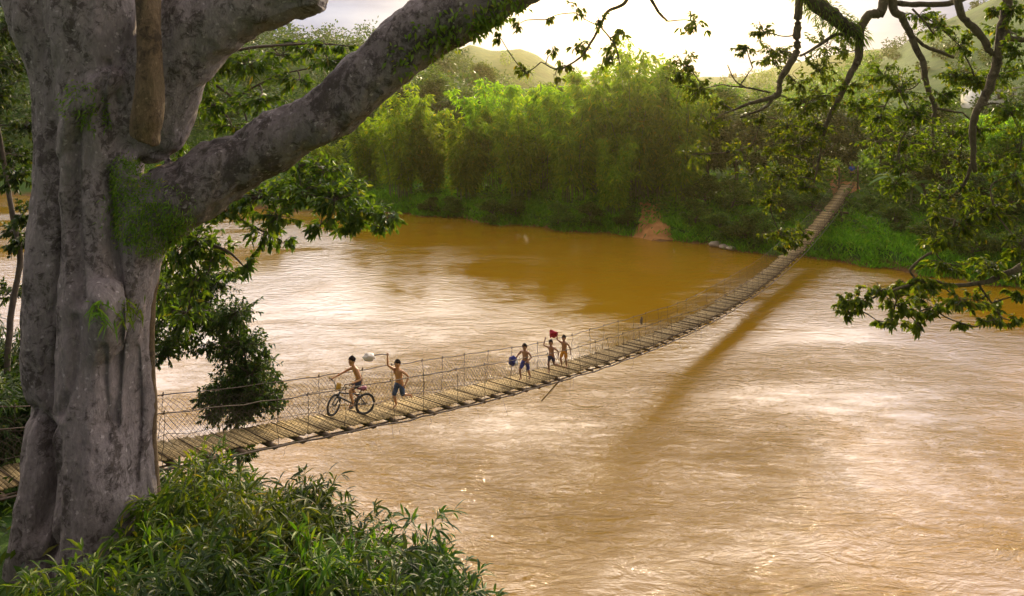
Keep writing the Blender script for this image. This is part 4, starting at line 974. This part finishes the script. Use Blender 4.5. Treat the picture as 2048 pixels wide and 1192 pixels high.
creeper('creeper', [(860, 75, 40, 45, 90), (930, 55, 60, 50, 150), (1010, 30, 70, 40, 170), (800, 120, 30, 40, 45), (985, 60, 50, 25, 120)], .085, .55, 80, .3)

# branches with leaves, built from polylines of the photograph at real distances
class Branchy:
    def __init__(s, seed): s.w = MB(); s.l = MB(); s.pts = []; s.r = np.random.default_rng(seed)
    def limb(s, lst, D, sides=8):
        P, R_ = path_px(lst, D); w_ = s.r.normal(size=P.shape) * .35; w_ = (w_ + np.roll(w_, 1, 0) + np.roll(w_, -1, 0) + np.roll(w_, 2, 0) + np.roll(w_, -2, 0)) / 2.2; P = P + w_ * R_[:, None] * .32; R_ = R_ * .7; s.w.tube(P, R_ * (1 + s.r.normal(size=len(R_)) * .05), sides); s.pts.append(P)
    def near(s, c):
        A = np.concatenate(s.pts); return A[np.argmin(((A - c) ** 2).sum(1) + np.maximum(c[2] - A[:, 2], 0) * .0)]
    def cluster(s, px, py, rx_, ry_, n, D, leaf, asp=.42, dr=.9, nl=9, droop=.14, hang=.15, wood=.008):
        r_ = s.r; C = at(px, py, D); C[1] += r_.normal() * .1
        k = D / F; b = s.near(C); L_ = np.linalg.norm(C - b)
        if L_ > .05:
            mid = (b + C) / 2 + r_.normal(size=3) * .08 * L_; P = smooth_path([b, mid, C], 5); s.w.tube(P, np.linspace(wood * 1.6, wood * .9, len(P)), 5); s.pts.append(P[3:])
        for i in range(n):
            q = r_.normal(size=3) * .5; q = q / max(1, np.linalg.norm(q)); e = C + q * np.array([rx_ * k, dr * (rx_ + ry_) * .5 * k, ry_ * k]) * 1.25
            b2 = C + (e - C) * r_.uniform(0, .3); P = smooth_path([b2, (b2 + e) / 2 + r_.normal(size=3) * .03, e], 4); s.w.tube(P, np.linspace(wood * .7, wood * .35, len(P)), 4, cap=False)
            dv = unit(e - b2 + np.array([0, 0, -.1])); m = nl
            u = np.concatenate([r_.uniform(.2, 1, m - 2), np.ones(2)])[:, None]; lp = b2 + (e - b2) * u
            a = unit(dv * .8 + rdir(m) * .8 + np.array([0, 0, -hang]))
            leaves(s.l, lp, a, rdir(m) * .8 + np.array([0, -.25, .8]), leaf * r_.uniform(.5, 1.2, m), leaf * asp * r_.uniform(.8, 1.15, m), droop, 2)
    def build(s, parent, off, bark, leafm, names=('branch', 'foliage')):
        b = link(names[0], s.w.mesh(names[0], bark, True), parent); b.location = -np.asarray(off); f = link(names[1], s.l.mesh(names[1], leafm), b); return b
M_BRANCH = bark_material('olive_branch_bark', (.13, .10, .055), (.22, .19, .11))
M_MOSSB = bark_material('mossy_bark', (.10, .08, .045), (.16, .14, .06))
def up(px): return np.interp(px, [970, 1090, 1250, 1430, 1600, 1780, 1960, 2160], [-30, -110, -170, -190, -180, -150, -120, -60])
DR = 10.4
# 1: dangling twigs from the big limb, middle top
B = Branchy(1)
B.limb([(1250, up(1250), 9), (1262, -60, 7), (1252, 2, 5.5), (1216, 22, 4.5), (1200, 52, 4), (1183, 82, 3.5), (1162, 113, 3), (1118, 138, 2.2), (1082, 124, 1.6)], DR)
B.limb([(1262, -60, 6), (1300, -5, 5), (1318, 25, 4), (1335, 42, 3)], DR); B.limb([(1200, 52, 2.5), (1230, 90, 2), (1240, 130, 1.6)], DR)
for c in [(1150, 25, 16, 22, 6), (1195, 40, 10, 16, 4), (1395, 42, 30, 22, 11), (1105, 105, 14, 10, 4), (1165, 100, 20, 16, 9), (1130, 130, 30, 9, 6), (1225, 92, 20, 26, 10), (1240, 60, 12, 14, 5), (1050, 145, 28, 14, 7), (1110, 150, 14, 10, 3), (1210, 118, 16, 14, 5), (1090, 40, 10, 14, 3), (1000, 75, 14, 10, 4), (1040, 45, 10, 16, 4)]: B.cluster(*c[:5], DR, .105, nl=7, wood=.006)
B.build(tree, OFF, M_BRANCH, M_OLIVE)
# 2: mossy branch and its children right of centre
B = Branchy(2)
B.limb([(1560, up(1560), 30), (1590, -60, 26), (1625, 2, 24), (1667, 32, 22), (1698, 56, 19), (1720, 74, 14)], DR, 10)
B.build(tree, OFF, M_MOSSB, M_OLIVE, ('mossy_branch', 'foliage')) if False else None
mossb = link('mossy_branch', B.w.mesh('mossy_branch', M_MOSSB, True), tree); mossb.location = -OFF
q = MB(); n = 1500; idx = rng.integers(0, len(B.pts[0]), n); p = B.pts[0][idx] + rdir(n) * (np.interp(idx, [0, len(B.pts[0]) - 1], [.2, .11]))[:, None]
leaves(q, p, unit(p - B.pts[0][idx] + rdir(n) * .06 + np.array([0, 0, -.05])), rdir(n), rng.uniform(.06, .14, n), .016, .4); link('moss', q.mesh('moss', M_OLIVE), mossb)
keep = B.pts
B = Branchy(3); B.pts = keep
B.limb([(1600, up(1600), 13), (1603, -30, 12), (1597, 55, 11), (1592, 106, 10), (1562, 156, 9), (1552, 191, 8), (1501, 206, 5), (1466, 221, 3)], DR)
B.limb([(1552, 186, 5), (1530, 215, 4), (1480, 235, 2.5)], DR)
B.limb([(1780, up(1780), 16), (1768, 5, 14), (1738, 32, 13), (1720, 62, 13), (1718, 116, 11), (1698, 156, 9), (1672, 211, 7.5), (1652, 252, 6), (1642, 302, 4), (1625, 380, 2)], DR)
B.limb([(1718, 72, 6), (1672, 70, 5), (1632, 95, 4.5), (1600, 112, 3)], DR); B.limb([(1462, 172, 2), (1500, 176, 2.5), (1540, 185, 3)], DR)
B.limb([(1455, 130, 1.5), (1470, 160, 2), (1490, 175, 2.5)], DR); B.limb([(1505, 135, 1.2), (1488, 160, 1.8), (1478, 174, 2)], DR)
CL = [(1400, 180, 34, 30, 16), (1372, 130, 26, 26, 12), (1350, 155, 24, 22, 9), (1440, 205, 26, 18, 9), (1520, 62, 26, 14, 8), (1560, 100, 46, 26, 16), (1500, 95, 24, 14, 7), (1545, 122, 34, 12, 9), (1640, 92, 34, 40, 13), (1690, 100, 20, 30, 9), (1640, 140, 34, 24, 10), (1590, 165, 36, 26, 12), (1660, 190, 45, 34, 16), (1610, 205, 50, 30, 18), (1570, 250, 46, 30, 16),
      (1530, 238, 26, 14, 9), (1640, 250, 42, 30, 14), (1600, 288, 52, 26, 20), (1560, 300, 30, 14, 8), (1615, 335, 44, 24, 16), (1565, 352, 40, 30, 14), (1610, 372, 30, 22, 9), (1545, 405, 26, 24, 9), (1560, 468, 36, 13, 11), (1612, 468, 28, 16, 9), (1588, 484, 22, 12, 7), (1572, 500, 18, 10, 6), (1425, 250, 32, 22, 9), (1480, 300, 30, 26, 8), (1390, 310, 34, 30, 9), (1680, 170, 26, 24, 8), (1500, 345, 30, 24, 8)]
for c in CL: B.cluster(*c[:4], int(c[4] * 1.8), DR + rng.uniform(-.5, .8), .068, nl=14, wood=.007)
B.build(tree, OFF, M_BRANCH, M_OLIVE)
# 3: right hand branches
B = Branchy(4)
B.limb([(1780, up(1780), 24), (1850, up(1850), 24), (1905, up(1905), 24), (2015, up(2015), 22)], DR - .12)
B.limb([(1790, up(1790), 14), (1783, 5, 12), (1805, 36, 11), (1823, 70, 10), (1844, 121, 9), (1854, 171, 8), (1869, 211, 7), (1866, 250, 5), (1868, 300, 3)], DR)
B.limb([(1823, 70, 5), (1850, 92, 5.5), (1880, 104, 6), (1908, 114, 4)], DR); B.limb([(1783, 5, 8), (1830, 9, 8), (1905, 6, 8), (1960, -30, 9), (2000, -110, 10)], DR)
B.limb([(1905, up(1905), 14), (1919, 20, 11), (1949, 55, 11), (1972, 90, 10), (1985, 110, 8)], DR - .3)
B.limb([(2015, up(2015), 18), (2012, 0, 14), (2006, 45, 14), (1996, 116, 13), (1982, 165, 12), (1970, 201, 12), (1947, 242, 10), (1947, 300, 8), (1950, 345, 6)], DR - .3)
B.limb([(1950, 300, 5), (1935, 355, 4.5), (1912, 385, 4), (1880, 405, 3)], DR - .3); B.limb([(2010, 60, 8), (2030, 78, 8), (2080, 80, 9)], DR - .3)
B.limb([(1868, 215, 4), (1900, 222, 3.5), (1925, 225, 2)], DR); B.limb([(1825, 18, 3), (1850, 45, 3.5), (1868, 68, 2.5)], DR)
CL = [(1800, 180, 40, 40, 16), (1760, 150, 36, 34, 12), (1775, 235, 36, 26, 11), (1830, 230, 40, 26, 13), (1815, 285, 50, 30, 17), (1790, 330, 34, 24, 10), (1870, 55, 40, 26, 12), (1930, 90, 34, 30, 12), (1840, 30, 30, 18, 8), (1950, 160, 50, 34, 22), (1910, 150, 36, 26, 13), (2020, 150, 36, 40, 18), (2010, 60, 34, 30, 12), (1985, 25, 30, 20, 9), (2030, 20, 26, 26, 9), (2020, 220, 40, 34, 16), (1975, 260, 40, 30, 14), (1905, 265, 40, 30, 13),
      (2035, 100, 20, 30, 10), (1885, 190, 28, 20, 9), (1860, 300, 40, 30, 12), (1745, 280, 36, 30, 10), (1720, 215, 30, 26, 9), (1860, 390, 40, 30, 11), (1950, 390, 40, 26, 11), (2030, 300, 30, 40, 12), (1930, 330, 40, 30, 12), (1800, 370, 30, 24, 9), (1990, 330, 40, 30, 12)]
for c in CL: B.cluster(*c[:4], int(c[4] * 1.9), DR + rng.uniform(-.8, .6), .076, nl=15, wood=.008)
B.build(tree, OFF, M_BRANCH, M_OLIVE)
# 4: low spray over the water on the right
B = Branchy(5)
B.limb([(2280, 120, 26), (2230, 300, 20), (2150, 430, 15), (2060, 520, 11), (1990, 556, 8), (1955, 566, 6.5), (1905, 572, 6), (1868, 562, 5), (1838, 566, 4.5), (1800, 576, 4), (1762, 588, 3), (1715, 612, 2), (1690, 622, 1.5)], DR - 1.2)
B.limb([(1838, 566, 3), (1826, 552, 3), (1822, 538, 3.5), (1850, 512, 4), (1882, 498, 4.5), (1905, 472, 4.5), (1910, 440, 3)], DR - 1.2)
B.limb([(1955, 566, 4), (1975, 594, 3), (1992, 618, 2.2), (2005, 640, 1.5)], DR - 1.2); B.limb([(2160, up(2160), 24), (2230, 20, 26), (2280, 120, 26)], DR - .6)
CL = [(1690, 600, 22, 14, 7), (1700, 625, 22, 16, 7), (1735, 605, 28, 18, 9), (1760, 580, 34, 16, 10), (1790, 610, 30, 22, 9), (1820, 625, 34, 22, 10), (1800, 655, 22, 10, 5), (1845, 652, 26, 14, 7), (1850, 600, 36, 24, 13), (1880, 622, 26, 14, 7), (1905, 590, 34, 16, 10), (1910, 640, 18, 8, 3), (1950, 600, 30, 20, 9), (1965, 630, 18, 8, 3), (1985, 605, 20, 14, 5), (1998, 640, 16, 10, 4), (2030, 590, 24, 14, 7), (1760, 645, 14, 6, 2), (1800, 560, 30, 12, 8), (1860, 570, 40, 12, 10), (2040, 648, 14, 10, 4),
      (1880, 480, 40, 26, 12), (1930, 450, 44, 36, 14), (1990, 420, 50, 40, 16), (2020, 480, 40, 34, 13), (1900, 530, 46, 20, 12), (1970, 530, 46, 22, 13), (2030, 550, 30, 20, 9), (1870, 430, 30, 24, 8), (1820, 555, 20, 14, 5), (2030, 350, 36, 40, 11)]
for c in CL: B.cluster(*c[:4], int(c[4] * 1.35), DR - 1.2 + rng.uniform(-.4, .4), .095, nl=12, wood=.007, asp=.42)
B.build(tree, OFF, M_BRANCH, M_OLIVE)

# ================================================================ near bank trees and shrubs
# leafy tree behind the giant trunk
sx, sy_ = (200 - 1024) / F * 13.2, 13.2
shade = thing('leafy_tree', 'broad leaved tree behind the giant trunk, its branches hanging over the river', 'tree', (sx, 13.2 + .6, float(ground(sx, 13.8))))
SO = np.array(shade.location)
B = Branchy(11); DS = 13.0
B.limb([(150, 1150, 22, .8), (165, 800, 20, .8), (190, 560, 18, .8), (220, 380, 16, .6), (260, 200, 12, .4), (300, 60, 9, .2)], DS)
tr = link('trunk', B.w.mesh('trunk', M_TWIG, True), shade); tr.location = -SO
keep = B.pts; B = Branchy(12); B.pts = keep
B.limb([(190, 560, 12), (300, 470, 9), (420, 410, 8), (520, 395, 6), (620, 410, 5), (720, 425, 3)], DS); B.limb([(300, 470, 7), (380, 480, 5), (450, 500, 4), (490, 535, 2)], DS); B.limb([(420, 410, 5), (500, 450, 4), (560, 480, 2.5)], DS)
B.limb([(260, 200, 9), (340, 150, 7), (430, 110, 5), (540, 92, 4), (640, 88, 2.5), (700, 92, 1.5)], DS); B.limb([(330, 130, 4), (420, 165, 3.5), (480, 210, 3), (500, 270, 2.5)], DS); B.limb([(480, 190, 3), (560, 150, 2.5), (660, 130, 1.5)], DS)
CL = [(350, 500, 50, 50, 24), (330, 580, 30, 40, 16), (400, 480, 44, 46, 22), (395, 560, 34, 34, 12), (450, 420, 50, 30, 18), (520, 390, 60, 34, 24), (600, 380, 60, 34, 26), (670, 400, 60, 34, 26), (730, 415, 50, 26, 20), (775, 430, 26, 20, 9), (760, 455, 24, 20, 7), (700, 448, 36, 18, 11), (640, 450, 30, 22, 10), (650, 340, 50, 24, 14), (600, 330, 40, 24, 10), (690, 375, 40, 20, 10), (450, 500, 30, 30, 9), (490, 530, 20, 18, 5), (520, 470, 30, 22, 8), (565, 485, 22, 14, 5), (460, 540, 24, 14, 4), (560, 430, 40, 22, 12), (380, 620, 40, 30, 12),
      (380, 160, 50, 36, 18), (440, 120, 50, 26, 16), (420, 210, 40, 30, 12), (500, 130, 50, 24, 16), (560, 110, 44, 20, 11), (620, 100, 34, 20, 9), (660, 125, 36, 16, 9), (690, 95, 20, 10, 4), (600, 160, 50, 20, 12), (520, 200, 44, 24, 11), (350, 240, 30, 60, 14), (345, 330, 22, 50, 9), (470, 250, 40, 24, 8), (590, 85, 26, 14, 5), (650, 90, 20, 12, 4)]
for c in CL: B.cluster(*c[:4], int(c[4] * 1.7), DS + rng.uniform(-.7, .7), .165, nl=10, wood=.010, asp=.36, hang=.22, dr=1.1)
B.build(shade, SO, M_TWIG, M_NEAR)
# trees left of the giant trunk
def small_tree(label, px, D, lst, clusters, leaf, leafm, seed, nl=10, asp=.38, hang=.35):
    x = (px - 1024) / F * D; root = thing('leafy_tree' if leafm is not M_DARK else 'bushy_tree', label, 'tree', (x, D, float(ground(x, D)))); o_ = np.array(root.location)
    B = Branchy(seed); z0 = YH - (o_[2] - CH) / D * F
    B.limb([(px, z0 + 20, lst[0][2])] + lst, D); tr = link('trunk', B.w.mesh('trunk', M_TWIG, True), root); tr.location = -o_; kp = B.pts
    B = Branchy(seed + 1); B.pts = kp
    for c in clusters: B.cluster(*c[:4], int(c[4] * (2.6 if leafm is M_DARK else 1)), D + rng.uniform(-.8, .8), leaf, nl=nl, wood=.009, asp=asp, hang=hang, dr=1.1)
    B.build(root, o_, M_TWIG, leafm); return root
small_tree('leafy tree left of the giant trunk reaching up beside it', 5, 14.5, [(20, 640, 9), (40, 520, 8), (20, 400, 7), (-5, 250, 6), (-40, 60, 4)],
   [(20, 60, 46, 40, 18), (40, 130, 40, 40, 18), (10, 190, 50, 40, 18), (45, 250, 30, 30, 12), (20, 310, 44, 36, 18), (40, 350, 30, 24, 9), (-30, 120, 60, 60, 20), (-30, 280, 60, 60, 20), (45, 430, 24, 24, 9), (15, 470, 24, 22, 8), (45, 480, 20, 30, 9), (-30, 0, 60, 50, 16), (60, 40, 30, 30, 8), (15, 590, 34, 22, 9)], .125, M_DARK, 21, 12)
small_tree('dark bushy tree beyond the deck, filling the gap right of the giant trunk', 478, 17.3, [(478, 930, 6), (472, 820, 6), (455, 720, 5), (420, 620, 4)],
   [(345, 620, 44, 40, 40), (390, 600, 40, 40, 34), (350, 680, 40, 30, 30), (420, 640, 34, 36, 30), (400, 560, 50, 30, 26), (460, 640, 36, 34, 28), (490, 690, 34, 30, 28), (455, 700, 34, 30, 24), (510, 740, 32, 30, 28), (470, 760, 40, 30, 32), (530, 785, 26, 26, 20), (440, 790, 30, 26, 22), (490, 810, 40, 26, 30), (425, 830, 24, 22, 14), (470, 845, 30, 14, 14), (480, 890, 30, 14, 14), (330, 560, 36, 34, 24), (545, 760, 16, 16, 8), (320, 650, 26, 60, 22), (410, 700, 26, 16, 9), (500, 905, 16, 10, 5), (440, 560, 44, 36, 20), (480, 620, 40, 34, 20), (370, 640, 40, 50, 30), (480, 690, 50, 44, 40), (500, 750, 46, 44, 44), (455, 790, 44, 40, 36), (520, 800, 40, 36, 34), (330, 700, 24, 26, 20), (545, 800, 22, 20, 12), (400, 800, 16, 18, 6), (530, 700, 12, 14, 4)], .10, M_DARK, 31, 17)
# lance leaved bamboo shrubs in the foreground
def lance_shrub(label, px, py, D, wpx, hpx, n, seed, leafL=.24, leafm=M_SHRUB):
    r_ = np.random.default_rng(seed); x = (px - 1024) / F * D; g0 = float(ground(x, D)); root = thing('bamboo_shrub', label, 'shrub', (x, D, g0), 'lance leaved shrubs on the near bank')
    w = MB(); l = MB(); k = D / F; top = CH - (py - YH) / F * D; hz_ = max(top - g0, .6)
    for i in range(n):
        a = r_.uniform(0, 2 * PI); q = math.sqrt(r_.uniform()); rr = wpx * k
        e = np.array([math.cos(a) * q * rr, math.sin(a) * q * rr * .8, 0]); hh_ = hz_ * (1 - .42 * q ** 2) * r_.uniform(.55, 1.04)
        b = np.array([e[0] * .25, e[1] * .25, -.1]); P = smooth_path([b, [e[0] * .5, e[1] * .5, hh_ * .6], [e[0] * .85, e[1] * .85, hh_ * .95], [e[0] * 1.1, e[1] * 1.1, hh_ * .97]], 5)
        w.tube(P, np.linspace(.014, .004, len(P)), 4, cap=False)
        nb = 10
        for u in np.linspace(.3, 1, nb):
            j = u * (len(P) - 1); j0 = min(int(j), len(P) - 2); bp = P[j0] * (1 - (j - j0)) + P[j0 + 1] * (j - j0)
            dv = unit(r_.normal(size=3) + np.array([0, 0, .3]) + unit(e + [0, 0, .01]) * .5); bl = r_.uniform(.1, .42); m = 8
            s = np.concatenate([r_.uniform(.3, 1, m - 4), np.ones(4)])[:, None]; lp = bp + dv * bl * s
            w.tube([bp, bp + dv * bl], .003, 3, cap=False)
            ax = unit(dv * .75 + rdir(m) * .75 + np.array([0, 0, -.22])); leaves(l, lp, ax, rdir(m) * .6 + np.array([0, 0, 1.]), leafL * r_.uniform(.55, 1.2, m), leafL * .125 * r_.uniform(.8, 1.3, m), .32, 2)
    link('stems', w.mesh('stems', M_CULM, True), root); link('leaves', l.mesh('leaves', leafm), root)
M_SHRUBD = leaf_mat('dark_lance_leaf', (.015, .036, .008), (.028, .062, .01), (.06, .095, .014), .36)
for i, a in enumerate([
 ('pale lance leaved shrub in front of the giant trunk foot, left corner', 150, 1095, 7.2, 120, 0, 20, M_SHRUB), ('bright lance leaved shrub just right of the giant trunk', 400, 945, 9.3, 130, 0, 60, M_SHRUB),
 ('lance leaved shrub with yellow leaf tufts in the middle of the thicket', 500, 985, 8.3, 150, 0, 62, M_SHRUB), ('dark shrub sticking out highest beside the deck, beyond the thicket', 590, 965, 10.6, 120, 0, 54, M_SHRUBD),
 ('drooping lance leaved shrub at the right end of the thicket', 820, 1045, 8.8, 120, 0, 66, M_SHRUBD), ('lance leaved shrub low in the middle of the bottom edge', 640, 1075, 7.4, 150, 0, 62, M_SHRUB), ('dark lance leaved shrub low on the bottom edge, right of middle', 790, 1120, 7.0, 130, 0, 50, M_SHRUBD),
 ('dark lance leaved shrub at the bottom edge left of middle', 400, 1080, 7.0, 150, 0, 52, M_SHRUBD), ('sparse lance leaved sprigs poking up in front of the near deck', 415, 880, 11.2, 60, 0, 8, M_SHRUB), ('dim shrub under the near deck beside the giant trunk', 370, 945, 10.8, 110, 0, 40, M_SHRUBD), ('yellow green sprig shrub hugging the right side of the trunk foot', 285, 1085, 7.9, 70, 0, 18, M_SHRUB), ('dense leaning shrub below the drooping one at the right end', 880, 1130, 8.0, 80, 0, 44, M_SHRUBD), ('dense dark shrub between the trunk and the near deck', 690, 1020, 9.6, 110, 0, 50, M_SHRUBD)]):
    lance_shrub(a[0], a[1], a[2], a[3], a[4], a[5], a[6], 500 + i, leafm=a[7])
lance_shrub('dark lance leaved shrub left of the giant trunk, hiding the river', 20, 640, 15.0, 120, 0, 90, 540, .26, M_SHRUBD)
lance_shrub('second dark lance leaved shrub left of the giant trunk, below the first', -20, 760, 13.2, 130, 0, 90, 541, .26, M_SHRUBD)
# ground cover of the near bank
n = 5200; xs = rng.uniform(-22, 9, n); ys = rng.uniform(3.5, 24, n); kp = (near_edge(xs) - ys > .3) & ~((np.abs(xs + 5.9) < 1.3) & (np.abs(ys - 10) < 1.1)); xs, ys = xs[kp], ys[kp]
mb = MB(); per = 11; p = np.repeat(np.stack([xs, ys, ground(xs, ys)], -1), per, 0); q = rng.normal(size=p.shape) * np.array([.3, .3, .22]); q[:, 2] = np.abs(q[:, 2])
leaves(mb, p + q, unit(q * 2 + rdir(len(p)) + np.array([0, 0, .3])), rdir(len(p)) + np.array([0, 0, .8]), rng.uniform(.12, .3, len(p)), rng.uniform(.04, .09, len(p)), .3, 1)
tag(link('ground_cover', mb.mesh('ground_cover', M_SHRUBD)), 'low leafy ground cover on the near bank below the shrubs', 'ground cover', kind='stuff')
HAZE = .00025
# ================================================================ warm evening air
def build_haze(dens):
    m, nt, out = material('warm_haze'); v = N(nt, 'VolumePrincipled'); v.inputs['Color'].default_value = (1.0, .86, .45, 1); v.inputs['Density'].default_value = dens; v.inputs['Anisotropy'].default_value = .84
    nt.links.new(v.outputs[0], out.inputs['Volume'])
    x, y0, y1, z0, z1 = 655, -655, 655, -6, 62
    vs = [[a, b, c] for a in (-x, x) for b in (y0, y1) for c in (z0, z1)]
    tag(link('haze', mesh_arr('haze', vs, [[[0, 1, 3, 2], [4, 6, 7, 5], [0, 4, 5, 1], [2, 3, 7, 6], [0, 2, 6, 4], [1, 5, 7, 3]]], [m])), 'thin golden evening haze over the valley', 'haze', kind='stuff')
if HAZE: build_haze(HAZE)
